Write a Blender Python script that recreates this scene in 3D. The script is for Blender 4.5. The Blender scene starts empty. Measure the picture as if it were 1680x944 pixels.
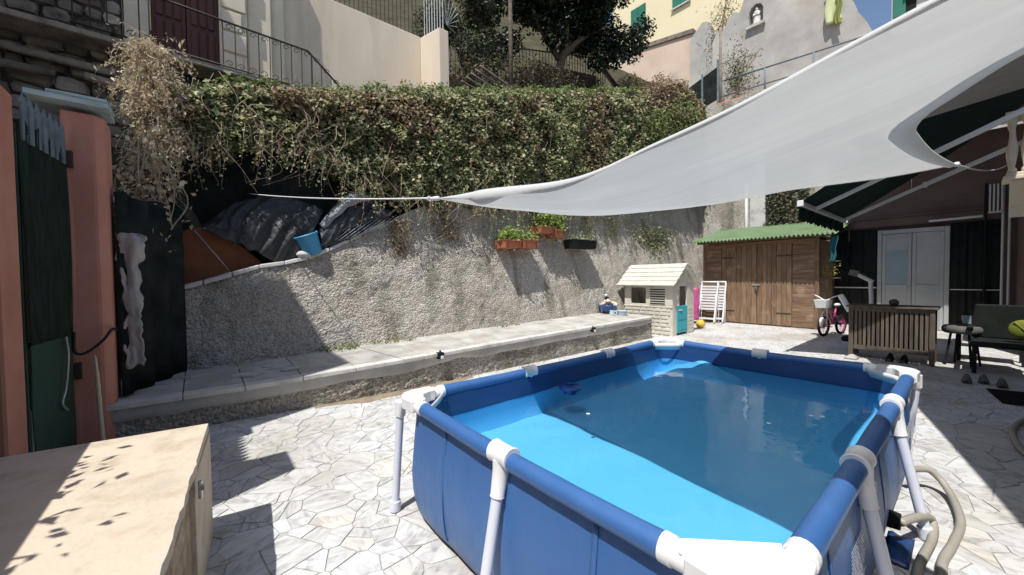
import bpy, bmesh, math, random
import numpy as np
from mathutils import Vector, Matrix, noise
from mathutils.geometry import tessellate_polygon
random.seed(7); rng = np.random.default_rng(7)
R = math.radians
SC = bpy.context.scene
COL = SC.collection

# ------------------------------------------------------------------ camera
cd = bpy.data.cameras.new('camera'); cam = bpy.data.objects.new('camera', cd); COL.objects.link(cam)
cd.sensor_width = 36.0; cd.lens = 621.28 * 36 / 1680; cd.clip_start = 0.02; cd.clip_end = 600
yaw, pitch, roll = -.8812, -.0272, -.0124
fw = Vector((math.sin(yaw)*math.cos(pitch), math.cos(yaw)*math.cos(pitch), math.sin(pitch)))
rt = Vector((math.cos(yaw), -math.sin(yaw), 0)); up = rt.cross(fw)
r2 = rt*math.cos(roll) + up*math.sin(roll); u2 = up*math.cos(roll) - rt*math.sin(roll)
m = Matrix((r2, u2, -fw)).transposed().to_4x4(); m.translation = Vector((2.1695, -.9471, 1.4304))
cam.matrix_world = m
SC.camera = cam

# ------------------------------------------------------------------ sky, sun, exposure
SUN = Vector((.19, -.48, 1.0))
elev = math.atan2(SUN.z, math.hypot(SUN.x, SUN.y)); azim = math.atan2(SUN.x, SUN.y)
W = bpy.data.worlds.new('World'); SC.world = W; W.use_nodes = True
wn = W.node_tree.nodes; wl = W.node_tree.links
for n in list(wn): wn.remove(n)
wo = wn.new('ShaderNodeOutputWorld'); bg = wn.new('ShaderNodeBackground'); sk = wn.new('ShaderNodeTexSky')
sk.sky_type = 'NISHITA'; sk.sun_disc = False; sk.sun_elevation = elev; sk.sun_rotation = azim
bg.inputs[1].default_value = .13
wl.new(sk.outputs[0], bg.inputs[0]); wl.new(bg.outputs[0], wo.inputs[0])
sl = bpy.data.lights.new('sun', 'SUN'); sl.energy = 5.0; sl.angle = R(.53); sl.color = (1, .975, .94)
so = bpy.data.objects.new('sun', sl); COL.objects.link(so); so.location = SUN*20
so.rotation_euler = SUN.to_track_quat('Z', 'Y').to_euler()
vs = SC.view_settings; vs.view_transform = 'Standard'; vs.look = 'None'; vs.gamma = 1; vs.use_curve_mapping = False
vs.exposure = 0.10
SC.render.engine = 'CYCLES'
SC.cycles.use_denoising = True
SC.cycles.max_bounces = 8; SC.cycles.transparent_max_bounces = 12
SC.cycles.caustics_reflective = False; SC.cycles.caustics_refractive = False

# ------------------------------------------------------------------ helpers
ORG = {}
class MB:
    def __init__(s): s.v = []; s.f = []
    def add(s, vs, fs):
        o = len(s.v); s.v += [tuple(v) for v in vs]; s.f += [tuple(i+o for i in f) for f in fs]; return s
    def box(s, x0, x1, y0, y1, z0, z1):
        return s.add([(x0,y0,z0),(x1,y0,z0),(x1,y1,z0),(x0,y1,z0),(x0,y0,z1),(x1,y0,z1),(x1,y1,z1),(x0,y1,z1)],
                     [(3,2,1,0),(4,5,6,7),(0,1,5,4),(1,2,6,5),(2,3,7,6),(3,0,4,7)])
    def obox(s, c, size, rot=None):
        hx, hy, hz = [q/2 for q in size]; c = Vector(c)
        M = rot if isinstance(rot, Matrix) else Matrix.Rotation(rot or 0, 3, 'Z')
        vs = [c + M @ Vector(p) for p in [(-hx,-hy,-hz),(hx,-hy,-hz),(hx,hy,-hz),(-hx,hy,-hz),(-hx,-hy,hz),(hx,-hy,hz),(hx,hy,hz),(-hx,hy,hz)]]
        return s.add(vs, [(3,2,1,0),(4,5,6,7),(0,1,5,4),(1,2,6,5),(2,3,7,6),(3,0,4,7)])
    def bar(s, a, b, w, h, upv=(0,0,1)):
        a = Vector(a); b = Vector(b); d = (b-a); L = d.length; d.normalize()
        u = Vector(upv); x = d.cross(u)
        if x.length < 1e-4: x = d.cross(Vector((1,0,0)))
        x.normalize(); u = x.cross(d)
        return s.obox((a+b)/2, (w, L, h), Matrix((x, d, u)).transposed())
    def tube(s, pts, r, n=8, cap=True):
        pts = [Vector(p) for p in pts]; N = len(pts)
        rr = r if isinstance(r, (list, tuple)) else [r]*N
        vs = []; prev = None
        for i, p in enumerate(pts):
            d = (pts[min(i+1,N-1)] - pts[max(i-1,0)])
            d = d.normalized() if d.length > 1e-9 else Vector((0,0,1))
            if prev is None:
                x = d.cross(Vector((0,0,1)))
                if x.length < .05: x = d.cross(Vector((1,0,0)))
            else:
                x = prev - d*prev.dot(d)
                if x.length < 1e-5: x = d.cross(Vector((1,0,0)))
            x.normalize(); prev = x; y = d.cross(x)
            for k in range(n):
                a = 2*math.pi*k/n; vs.append(p + (x*math.cos(a) + y*math.sin(a))*rr[i])
        fs = []
        for i in range(N-1):
            for k in range(n):
                k2 = (k+1) % n; fs.append((i*n+k, i*n+k2, (i+1)*n+k2, (i+1)*n+k))
        if cap: fs += [tuple(range(n-1,-1,-1)), tuple((N-1)*n+k for k in range(n))]
        return s.add(vs, fs)
    def lathe(s, c, prof, n=16, cap=True):
        c = Vector(c); vs = []; fs = []
        for r, z in prof:
            for k in range(n):
                a = 2*math.pi*k/n; vs.append(c + Vector((r*math.cos(a), r*math.sin(a), z)))
        for i in range(len(prof)-1):
            for k in range(n):
                k2 = (k+1) % n; fs.append((i*n+k, i*n+k2, (i+1)*n+k2, (i+1)*n+k))
        if cap: fs += [tuple(range(n-1,-1,-1)), tuple((len(prof)-1)*n+k for k in range(n))]
        return s.add(vs, fs)
    def prism(s, poly, f0, f1):
        """poly: list of 2D points; f0/f1 map a 2D point to 3D (bottom and top)"""
        n = len(poly); vs = [f0(*p) for p in poly] + [f1(*p) for p in poly]
        tri = tessellate_polygon([[Vector((p[0], p[1], 0)) for p in poly]])
        fs = [tuple(t) for t in tri] + [tuple(i+n for i in reversed(t)) for t in tri]
        fs += [(i, (i+1) % n, (i+1) % n + n, i+n) for i in range(n)]
        return s.add(vs, fs)
    def grid(s, rows):
        nr = len(rows); nc = len(rows[0])
        return s.add([p for r in rows for p in r], [(i*nc+j, i*nc+j+1, (i+1)*nc+j+1, (i+1)*nc+j) for i in range(nr-1) for j in range(nc-1)])
    def ell(s, c, rad, n=10, m=6, jit=0, rot=None):
        c = Vector(c); vs = []; fs = []
        for i in range(m+1):
            t = math.pi*i/m
            for k in range(n):
                a = 2*math.pi*k/n
                v = Vector((rad[0]*math.sin(t)*math.cos(a), rad[1]*math.sin(t)*math.sin(a), rad[2]*math.cos(t)))
                if jit and 0 < i < m: v *= 1 + random.uniform(-jit, jit)
                if rot: v = rot @ v
                vs.append(c+v)
        for i in range(m):
            for k in range(n):
                k2 = (k+1) % n; fs.append((i*n+k, (i+1)*n+k, (i+1)*n+k2, i*n+k2))
        return s.add(vs, fs)
    def build(s, name, mat, parent=None, smooth=False, bevel=0, recalc=True, solid=0):
        me = bpy.data.meshes.new(name)
        if parent is not None: o = ORG[parent.name]
        else:
            a = np.array(s.v); o = Vector(((a[:,0].min()+a[:,0].max())/2, (a[:,1].min()+a[:,1].max())/2, a[:,2].min()))
        V = [(v[0]-o[0], v[1]-o[1], v[2]-o[2]) for v in s.v]
        me.from_pydata(V, [], s.f); me.update()
        if recalc:
            bm = bmesh.new(); bm.from_mesh(me); bmesh.ops.remove_doubles(bm, verts=bm.verts, dist=1e-5)
            bmesh.ops.recalc_face_normals(bm, faces=bm.faces); bm.to_mesh(me); bm.free()
        ob = bpy.data.objects.new(name, me); COL.objects.link(ob)
        if mat: me.materials.append(mat)
        if smooth:
            for p in me.polygons: p.use_smooth = True
            if smooth is not True:
                try: me.set_sharp_from_angle(angle=R(smooth))
                except Exception: pass
        if parent is not None: ob.parent = parent; ORG[ob.name] = o
        else: ob.location = o; ORG[ob.name] = o
        if solid:
            sm = ob.modifiers.new('thick', 'SOLIDIFY'); sm.thickness = solid; sm.offset = 0
        if bevel:
            b = ob.modifiers.new('bevel', 'BEVEL'); b.width = bevel; b.segments = 2; b.limit_method = 'ANGLE'; b.angle_limit = R(35)
        return ob
def thing(name, label, cat, loc, group=None):
    o = bpy.data.objects.new(name, None); COL.objects.link(o); o.location = loc; o.empty_display_size = .1
    ORG[o.name] = Vector(loc); o['label'] = label; o['category'] = cat
    if group: o['group'] = group
    return o
def tag(o, label, cat, group=None):
    o['label'] = label; o['category'] = cat
    if group: o['group'] = group
    return o
def struct(o, label=None, kind='structure'):
    o['kind'] = kind
    if label: o['label'] = label
    return o
def bx(x0,x1,y0,y1,z0,z1): return MB().box(x0,x1,y0,y1,z0,z1)
def cat_rom(pts, n):
    """smooth curve through pts, n samples per span"""
    P = [Vector(p) for p in pts]; P = [P[0]*2-P[1]] + P + [P[-1]*2-P[-2]]; out = []
    for i in range(1, len(P)-2):
        for k in range(n):
            t = k/n
            out.append(.5*((2*P[i]) + (P[i+1]-P[i-1])*t + (2*P[i-1]-5*P[i]+4*P[i+1]-P[i+2])*t*t + (3*P[i]-P[i-1]-3*P[i+1]+P[i+2])*t**3))
    out.append(P[-2]); return out
def resample(pts, n):
    P = np.array([tuple(p) for p in pts]); d = np.r_[0, np.cumsum(np.linalg.norm(np.diff(P, axis=0), axis=1))]
    t = np.linspace(0, d[-1], n); return [Vector((np.interp(q, d, P[:,0]), np.interp(q, d, P[:,1]), np.interp(q, d, P[:,2]))) for q in t]
def fbm(p, s=1, o=3):
    return noise.fractal(Vector(p)*s, 1.0, 2.0, o)

# ------------------------------------------------------------------ materials
def nt(name):
    m = bpy.data.materials.new(name); m.use_nodes = True
    t = m.node_tree; return m, t.nodes, t.links, t.nodes['Principled BSDF']
def ramp(N, stops):
    r = N.new('ShaderNodeValToRGB'); e = r.color_ramp.elements
    while len(e) < len(stops): e.new(.5)
    for i, (p, c) in enumerate(stops): e[i].position = p; e[i].color = (*c, 1)
    return r
def mat(name, c1, c2=None, scale=4, rough=.8, bump=0, bscale=60, spec=.3, metal=0, detail=6, c3=None, stretch=None, island=0, btype='noise', bdist=.01, patch=None, streak=None):
    """noise-mixed colour with optional bump; world position coordinates"""
    m, N, L, B = nt(name)
    B.inputs['Roughness'].default_value = rough; B.inputs['Metallic'].default_value = metal
    B.inputs['Specular IOR Level'].default_value = spec
    g = N.new('ShaderNodeNewGeometry'); vec = g.outputs['Position']
    if stretch:
        mp = N.new('ShaderNodeMapping'); mp.inputs['Scale'].default_value = stretch; L.new(vec, mp.inputs[0]); vec = mp.outputs[0]
    if c2 is None: c2 = c1
    n1 = N.new('ShaderNodeTexNoise'); n1.inputs['Scale'].default_value = scale; n1.inputs['Detail'].default_value = detail; n1.inputs['Roughness'].default_value = .62
    L.new(vec, n1.inputs['Vector'])
    st = [(.32, c1), (.68, c2)] if c3 is None else [(.28, c1), (.5, c2), (.72, c3)]
    rp = ramp(N, st); L.new(n1.outputs[0], rp.inputs[0]); col = rp.outputs[0]
    if island:
        oi = N.new('ShaderNodeObjectInfo'); ad = N.new('ShaderNodeMath'); ad.operation = 'ADD'
        L.new(oi.outputs['Random'], ad.inputs[0]); L.new(g.outputs['Random Per Island'], ad.inputs[1])
        fr = N.new('ShaderNodeMath'); fr.operation = 'FRACT'; L.new(ad.outputs[0], fr.inputs[0])
        mr = N.new('ShaderNodeMapRange'); mr.inputs[3].default_value = 1-island; mr.inputs[4].default_value = 1+island; L.new(fr.outputs[0], mr.inputs[0])
        hv = N.new('ShaderNodeHueSaturation'); L.new(mr.outputs[0], hv.inputs['Value']); L.new(col, hv.inputs['Color']); col = hv.outputs[0]
    if patch:
        n3 = N.new('ShaderNodeTexNoise'); n3.inputs['Scale'].default_value = patch[1]; n3.inputs['Detail'].default_value = 5; L.new(g.outputs['Position'], n3.inputs['Vector'])
        r3 = ramp(N, [(patch[2], (0,0,0)), (patch[2]+.12, (1,1,1))]); L.new(n3.outputs[0], r3.inputs[0])
        mx = N.new('ShaderNodeMixRGB'); mx.inputs[2].default_value = (*patch[0], 1); L.new(r3.outputs[0], mx.inputs[0]); L.new(col, mx.inputs[1]); col = mx.outputs[0]
    if streak:      # damp vertical streaks with a shape of their own
        ms = N.new('ShaderNodeMapping'); ms.inputs['Scale'].default_value = (1, 1, .22); L.new(g.outputs['Position'], ms.inputs[0])
        n4 = N.new('ShaderNodeTexNoise'); n4.inputs['Scale'].default_value = streak[1]; n4.inputs['Detail'].default_value = 6; L.new(ms.outputs[0], n4.inputs['Vector'])
        r4 = ramp(N, [(streak[2], (0,0,0)), (streak[2]+.16, (.75,.75,.75))]); L.new(n4.outputs[0], r4.inputs[0])
        m4 = N.new('ShaderNodeMixRGB'); m4.inputs[2].default_value = (*streak[0], 1); L.new(r4.outputs[0], m4.inputs[0]); L.new(col, m4.inputs[1]); col = m4.outputs[0]
    if btype == 'pebble':      # single pebbles differ in tone
        vv = N.new('ShaderNodeTexVoronoi'); vv.inputs['Scale'].default_value = bscale*1.25; L.new(g.outputs['Position'], vv.inputs['Vector'])
        sp = N.new('ShaderNodeSeparateColor'); L.new(vv.outputs['Color'], sp.inputs[0])
        m2 = N.new('ShaderNodeMapRange'); m2.inputs[3].default_value = .70; m2.inputs[4].default_value = 1.28; L.new(sp.outputs[0], m2.inputs[0])
        h2 = N.new('ShaderNodeHueSaturation'); L.new(m2.outputs[0], h2.inputs['Value']); L.new(col, h2.inputs['Color']); col = h2.outputs[0]
    L.new(col, B.inputs['Base Color'])
    if bump:
        b = N.new('ShaderNodeBump'); b.inputs['Strength'].default_value = bump; b.inputs['Distance'].default_value = bdist
        if btype == 'pebble':
            v = N.new('ShaderNodeTexVoronoi'); v.inputs['Scale'].default_value = bscale; L.new(vec, v.inputs['Vector'])
            n2 = N.new('ShaderNodeTexNoise'); n2.inputs['Scale'].default_value = bscale*2.2; n2.inputs['Detail'].default_value = 4; L.new(vec, n2.inputs['Vector'])
            s_ = N.new('ShaderNodeMath'); s_.operation = 'SUBTRACT'; L.new(n2.outputs[0], s_.inputs[0]); L.new(v.outputs['Distance'], s_.inputs[1]); L.new(s_.outputs[0], b.inputs['Height'])
        else:
            n2 = N.new('ShaderNodeTexNoise'); n2.inputs['Scale'].default_value = bscale; n2.inputs['Detail'].default_value = 5; L.new(vec, n2.inputs['Vector']); L.new(n2.outputs[0], b.inputs['Height'])
        L.new(b.outputs[0], B.inputs['Normal'])
    return m
def leafmat(name, stops, trans=.35, rough=.55):
    m, N, L, B = nt(name); out = N['Material Output']
    g = N.new('ShaderNodeNewGeometry'); rp = ramp(N, stops); rp.color_ramp.interpolation = 'LINEAR'
    L.new(g.outputs['Random Per Island'], rp.inputs[0]); L.new(rp.outputs[0], B.inputs['Base Color'])
    B.inputs['Roughness'].default_value = rough; B.inputs['Specular IOR Level'].default_value = .35
    t = N.new('ShaderNodeBsdfTranslucent'); L.new(rp.outputs[0], t.inputs[0])
    mx = N.new('ShaderNodeMixShader'); mx.inputs[0].default_value = trans; L.new(B.outputs[0], mx.inputs[1]); L.new(t.outputs[0], mx.inputs[2]); L.new(mx.outputs[0], out.inputs[0])
    return m
M = {}
def marble():
    m, N, L, B = nt('marble_paving'); g = N.new('ShaderNodeNewGeometry')
    oi = N.new('ShaderNodeObjectInfo'); ad = N.new('ShaderNodeMath'); ad.operation = 'ADD'
    L.new(oi.outputs['Random'], ad.inputs[0]); L.new(g.outputs['Random Per Island'], ad.inputs[1])
    fr = N.new('ShaderNodeMath'); fr.operation = 'FRACT'; L.new(ad.outputs[0], fr.inputs[0])
    # each stone gets its own vein direction: offset and rotate by the random value
    mp = N.new('ShaderNodeMapping'); L.new(g.outputs['Position'], mp.inputs[0])
    cb = N.new('ShaderNodeCombineXYZ'); mu = N.new('ShaderNodeMath'); mu.operation = 'MULTIPLY'; mu.inputs[1].default_value = 6.28
    L.new(fr.outputs[0], mu.inputs[0]); L.new(mu.outputs[0], cb.inputs[2]); L.new(cb.outputs[0], mp.inputs['Rotation'])
    w = N.new('ShaderNodeTexNoise'); w.inputs['Scale'].default_value = 4.6; w.inputs['Detail'].default_value = 10; w.inputs['Distortion'].default_value = 1.9; w.inputs['Roughness'].default_value = .6
    mp2 = N.new('ShaderNodeMapping'); mp2.inputs['Scale'].default_value = (1, 2.2, 1); L.new(mp.outputs[0], mp2.inputs[0]); L.new(mp2.outputs[0], w.inputs['Vector'])
    rp = ramp(N, [(.33, (.38,.375,.367)), (.43, (.53,.525,.512)), (.52, (.62,.616,.603)), (.68, (.685,.68,.668))]); L.new(w.outputs[0], rp.inputs[0])
    mr = N.new('ShaderNodeMapRange'); mr.inputs[3].default_value = .88; mr.inputs[4].default_value = 1.06; L.new(fr.outputs[0], mr.inputs[0])
    # wide dirt
    d = N.new('ShaderNodeTexNoise'); d.inputs['Scale'].default_value = .9; d.inputs['Detail'].default_value = 6; L.new(g.outputs['Position'], d.inputs['Vector'])
    dr = ramp(N, [(.34, (.80,.76,.70)), (.56, (1,1,1))]); L.new(d.outputs[0], dr.inputs[0])
    tn = ramp(N, [(.0,(1,.985,.955)),(.55,(1,1,1)),(.86,(.97,.985,1)),(.955,(.955,.925,.875)),(1,(.92,.88,.81))]); L.new(fr.outputs[0], tn.inputs[0])
    tm = N.new('ShaderNodeMixRGB'); tm.blend_type = 'MULTIPLY'; tm.inputs[0].default_value = 1; L.new(rp.outputs[0], tm.inputs[1]); L.new(tn.outputs[0], tm.inputs[2])
    hv = N.new('ShaderNodeHueSaturation'); L.new(tm.outputs[0], hv.inputs['Color']); L.new(mr.outputs[0], hv.inputs['Value'])
    mx = N.new('ShaderNodeMixRGB'); mx.blend_type = 'MULTIPLY'; mx.inputs[0].default_value = 1; L.new(hv.outputs[0], mx.inputs[1]); L.new(dr.outputs[0], mx.inputs[2])
    L.new(mx.outputs[0], B.inputs['Base Color']); B.inputs['Roughness'].default_value = .55; B.inputs['Specular IOR Level'].default_value = .3
    b = N.new('ShaderNodeBump'); b.inputs['Strength'].default_value = .25; b.inputs['Distance'].default_value = .004; L.new(w.outputs[0], b.inputs['Height']); L.new(b.outputs[0], B.inputs['Normal'])
    return m
M['marble'] = marble()
M['grout'] = mat('grout', (.40,.385,.365), (.50,.485,.46), 3, .95, .3, 80)
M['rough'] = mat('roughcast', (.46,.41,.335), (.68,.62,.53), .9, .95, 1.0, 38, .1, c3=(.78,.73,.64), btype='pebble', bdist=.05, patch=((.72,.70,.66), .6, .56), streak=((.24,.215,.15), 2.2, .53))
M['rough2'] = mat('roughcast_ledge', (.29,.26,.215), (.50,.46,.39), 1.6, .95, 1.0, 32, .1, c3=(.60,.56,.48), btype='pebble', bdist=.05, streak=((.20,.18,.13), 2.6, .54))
M['concrete'] = mat('concrete', (.36,.345,.31), (.56,.54,.50), 2.2, .9, .35, 70, .2, island=.1)
M['coping'] = mat('coping_render', (.36,.345,.315), (.58,.56,.52), 4, .9, .4, 45, .2, c3=(.66,.64,.60))
M['darkstone'] = mat('dark_rubble', (.09,.08,.07), (.24,.21,.18), 5, .95, .6, 30, .1, c3=(.34,.29,.25), island=.45)
M['mortar'] = mat('dark_mortar', (.055,.05,.044), (.13,.115,.10), 4, .98, .6, 40, .05)
M['pink'] = mat('salmon_render', (.49,.215,.15), (.58,.28,.205), 2.5, .9, .25, 90, .2, patch=((.42,.22,.16), 1.6, .62))
M['beige'] = mat('beige_plaster', (.66,.56,.44), (.76,.66,.53), 1.2, .92, .2, 60, .15, stretch=(1,1,.35), streak=((.52,.43,.33), 1.6, .56))
M['cream'] = mat('cream_plaster', (.66,.58,.45), (.76,.68,.55), 2, .9, .2, 60, .2)
M['yellow'] = mat('yellow_plaster', (.80,.69,.44), (.84,.74,.51), .5, .9, .1, 30, .1)
M['pinkw'] = mat('pink_plaster', (.62,.47,.36), (.72,.57,.45), .8, .95, .3, 20, .1, patch=((.5,.43,.36), .9, .6))
M['greyw'] = mat('grey_render', (.33,.31,.28), (.54,.515,.47), .7, .95, .4, 14, .1, patch=((.42,.37,.30), .5, .58))
M['terracotta'] = mat('terracotta', (.42,.19,.11), (.52,.26,.16), 6, .9, .2, 60, .2)
M['travertine'] = mat('travertine', (.44,.36,.265), (.585,.495,.385), 7, .88, .35, 55, .2, patch=((.47,.405,.315), 2.2, .58), c3=(.61,.52,.405), bdist=.008, detail=9)
M['travrough'] = mat('rough_travertine', (.24,.175,.105), (.52,.41,.28), 9, .95, 1.0, 28, .1, bdist=.03)
M['reddoor'] = mat('door_paint', (.075,.024,.018), (.11,.04,.03), 8, .6, .15, 40, .4, stretch=(1,1,.15))
M['iron'] = mat('wrought_iron', (.03,.024,.02), (.075,.05,.04), 12, .6, .2, 80, .4, metal=.3)
M['bluewood'] = mat('pale_blue_wood', (.28,.36,.35), (.48,.55,.53), 9, .85, .5, 50, .2, stretch=(3,.4,3), patch=((.12,.12,.11), 7, .60))
M['spike'] = mat('blue_grey_paint', (.10,.14,.165), (.20,.25,.275), 8, .6, .1, 50, .4)
M['gatenet'] = mat('dark_green_net', (.012,.02,.016), (.03,.045,.036), 7, .9, .4, 60, .1, stretch=(6,6,.6))
M['gategreen'] = mat('dark_green_metal', (.012,.05,.035), (.025,.075,.052), 3, .55, .15, 20, .4)
M['blacknet'] = mat('black_net', (.013,.016,.015), (.034,.039,.036), 4, .95, .3, 50, .05)
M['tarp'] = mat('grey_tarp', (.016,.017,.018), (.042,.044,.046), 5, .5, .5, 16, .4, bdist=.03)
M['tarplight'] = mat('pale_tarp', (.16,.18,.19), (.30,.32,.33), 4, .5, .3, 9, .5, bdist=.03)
M['rust'] = mat('rusty_board', (.13,.045,.018), (.22,.085,.038), 3.5, .75, .2, 30, .3, patch=((.36,.17,.09), 3, .64))
M['bucket'] = mat('blue_plastic', (.05,.27,.47), (.07,.33,.54), 3, .45, 0, 1, .5)
M['stonew'] = mat('white_stone', (.5,.48,.44), (.68,.66,.62), 8, .9, .4, 40, .2)
M['rag'] = mat('grey_rag', (.33,.30,.28), (.48,.45,.42), 5, .95, .5, 40, .1)
M['cable'] = mat('black_rubber', (.012,.012,.012), (.02,.02,.02), 5, .6, 0, 1, .4)
M['cane'] = mat('dry_cane', (.55,.44,.30), (.66,.56,.40), 20, .8, .2, 60, .2)
M['white'] = mat('white_plastic', (.74,.74,.74), (.80,.80,.79), 5, .4, .05, 30, .5)
M['whitemetal'] = mat('pale_lilac_metal', (.62,.64,.72), (.68,.70,.77), 6, .35, .03, 60, .5)
M['dirtywhite'] = mat('dirty_white_plastic', (.55,.515,.425), (.70,.665,.575), 6, .55, .12, 40, .4, patch=((.50,.46,.37), 5, .62))
M['turq'] = mat('turquoise_plastic', (.03,.36,.42), (.04,.42,.47), 6, .5, .05, 40, .4)
M['liner'] = mat('pool_liner_outside', (.036,.112,.30), (.050,.14,.345), 1.8, .42, .5, 4.5, .4, bdist=.035, stretch=(1,1,.45), patch=((.062,.15,.34), 2.2, .60))
M['linerin'] = mat('pool_liner_inside', (.10,.43,.76), (.125,.475,.80), 1.5, .5, .1, 6, .3, bdist=.02)
M['navy'] = mat('navy_liner_band', (.012,.048,.15), (.02,.065,.20), 2, .4, .1, 12, .5)
M['sleeve'] = mat('blue_rail_sleeve', (.034,.112,.30), (.050,.14,.35), 3, .42, .12, 18, .5)
M['print'] = mat('white_print', (.72,.73,.76), (.78,.79,.82), 9, .5, 0, 1, .3)
M['floatblue'] = mat('dark_blue_plastic', (.008,.045,.20), (.012,.06,.25), 5, .3, 0, 1, .5)
M['shed'] = mat('brown_boards', (.15,.092,.055), (.29,.195,.125), 5, .8, .4, 26, .2, stretch=(5,5,.5), island=.16, patch=((.33,.235,.16), 3, .60))
M['shedh'] = mat('brown_boards_level', (.15,.092,.055), (.30,.20,.13), 5, .8, .4, 26, .2, stretch=(.5,5,5), island=.16, patch=((.35,.25,.175), 3, .57))
M['corr'] = mat('green_corrugated', (.13,.20,.095), (.20,.275,.15), 2.2, .7, .1, 30, .3, patch=((.23,.28,.17), 3, .62))
M['awn'] = mat('awning_green', (.005,.020,.017), (.008,.027,.023), 4, .9, .2, 120, .1)
M['alu'] = mat('white_aluminium', (.55,.55,.55), (.62,.62,.61), 6, .4, .03, 40, .5)
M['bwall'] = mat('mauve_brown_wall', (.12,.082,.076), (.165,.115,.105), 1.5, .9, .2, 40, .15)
M['black'] = mat('near_black', (.008,.010,.009), (.017,.02,.018), 4, .8, .1, 20, .2)
M['whitedoor'] = mat('white_door_paint', (.34,.35,.35), (.42,.43,.425), 3, .45, .05, 30, .4)
M['pane'] = mat('frosted_pane', (.22,.30,.35), (.28,.36,.40), 2, .25, 0, 1, .5)
M['greywood'] = mat('weathered_grey_wood', (.075,.06,.048), (.155,.127,.10), 5, .85, .4, 30, .2, stretch=(4,4,.5), island=.15)
M['chrome'] = mat('grey_steel', (.45,.45,.46), (.55,.55,.55), 8, .3, 0, 1, .5, metal=.7)
M['hose'] = mat('beige_hose', (.30,.28,.235), (.37,.345,.29), 5, .5, .05, 40, .4)
M['rubber'] = mat('black_mat', (.010,.010,.010), (.02,.02,.02), 10, .95, .6, 70, .1)
M['pinkp'] = mat('pink_plastic', (.45,.06,.20), (.55,.10,.28), 5, .5, .05, 30, .4)
M['yball'] = mat('yellow_rubber', (.62,.40,.05), (.72,.48,.08), 5, .5, .05, 40, .4)
M['lime'] = mat('lime_cloth', (.13,.15,.025), (.19,.21,.04), 4, .95, .3, 60, .1)
M['greycl'] = mat('grey_cushion', (.11,.105,.10), (.17,.16,.155), 4, .95, .3, 60, .1)
M['shell'] = mat('cream_stones', (.50,.37,.25), (.74,.64,.52), 11, .85, .3, 40, .2, island=.2)
M['enamel'] = mat('blue_enamel', (.035,.10,.33), (.05,.13,.40), 5, .3, .05, 20, .5)
M['paleblue'] = mat('pale_blue_plastic', (.42,.56,.62), (.50,.64,.68), 5, .5, .05, 30, .4)
M['terrpot'] = mat('terracotta_plastic', (.36,.12,.06), (.45,.17,.09), 6, .7, .1, 50, .3)
M['soil'] = mat('soil', (.03,.022,.015), (.07,.05,.035), 20, .98, .6, 60, .05)
M['bark'] = mat('bark', (.07,.055,.04), (.16,.13,.10), 9, .95, .7, 25, .1)
M['stem'] = mat('dry_stems', (.30,.23,.15), (.50,.42,.30), 6, .9, .2, 60, .1)
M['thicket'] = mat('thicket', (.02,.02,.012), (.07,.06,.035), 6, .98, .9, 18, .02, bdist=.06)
M['earth'] = mat('hillside_earth', (.045,.042,.025), (.10,.088,.055), 1.5, .98, .5, 10, .05)
M['tile'] = mat('old_roof_tile', (.13,.105,.085), (.27,.22,.18), 5, .9, .4, 30, .1, island=.2)
M['shutter'] = mat('green_shutter', (.025,.15,.105), (.035,.19,.13), 4, .6, .05, 30, .3)
M['bluewall'] = mat('pale_house', (.62,.60,.56), (.70,.68,.64), 1, .9, .1, 30, .1)
M['ygcloth'] = mat('yellow_green_cloth', (.56,.60,.32), (.66,.69,.42), 3, .95, .3, 30, .1)
M['olivecloth'] = mat('olive_cloth', (.20,.22,.06), (.28,.30,.09), 3, .95, .3, 30, .1)
M['ivy'] = leafmat('ivy_leaves', [(0,(.05,.085,.03)),(.22,(.15,.195,.075)),(.5,(.30,.33,.145)),(.75,(.46,.46,.235)),(1,(.62,.53,.34))])
M['ivydry'] = leafmat('dry_ivy_leaves', [(0,(.11,.07,.04)),(.4,(.24,.165,.095)),(.7,(.37,.27,.16)),(1,(.52,.43,.29))], .3, .8)
M['ivygreen'] = leafmat('fresh_ivy_leaves', [(0,(.06,.11,.025)),(.5,(.15,.21,.055)),(1,(.29,.32,.12))])
M['straw'] = leafmat('straw', [(0,(.42,.31,.18)),(.5,(.62,.51,.34)),(1,(.78,.71,.56))], .3, .8)
M['magn'] = leafmat('dark_glossy_leaves', [(0,(.006,.012,.005)),(.7,(.014,.026,.010)),(1,(.035,.055,.02))], .15, .35)
M['geran'] = leafmat('planter_leaves', [(0,(.10,.20,.03)),(.5,(.26,.36,.07)),(1,(.48,.50,.15))], .4)
M['drytw'] = leafmat('brown_twigs', [(0,(.14,.10,.06)),(1,(.34,.27,.17))], .2, .9)

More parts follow.
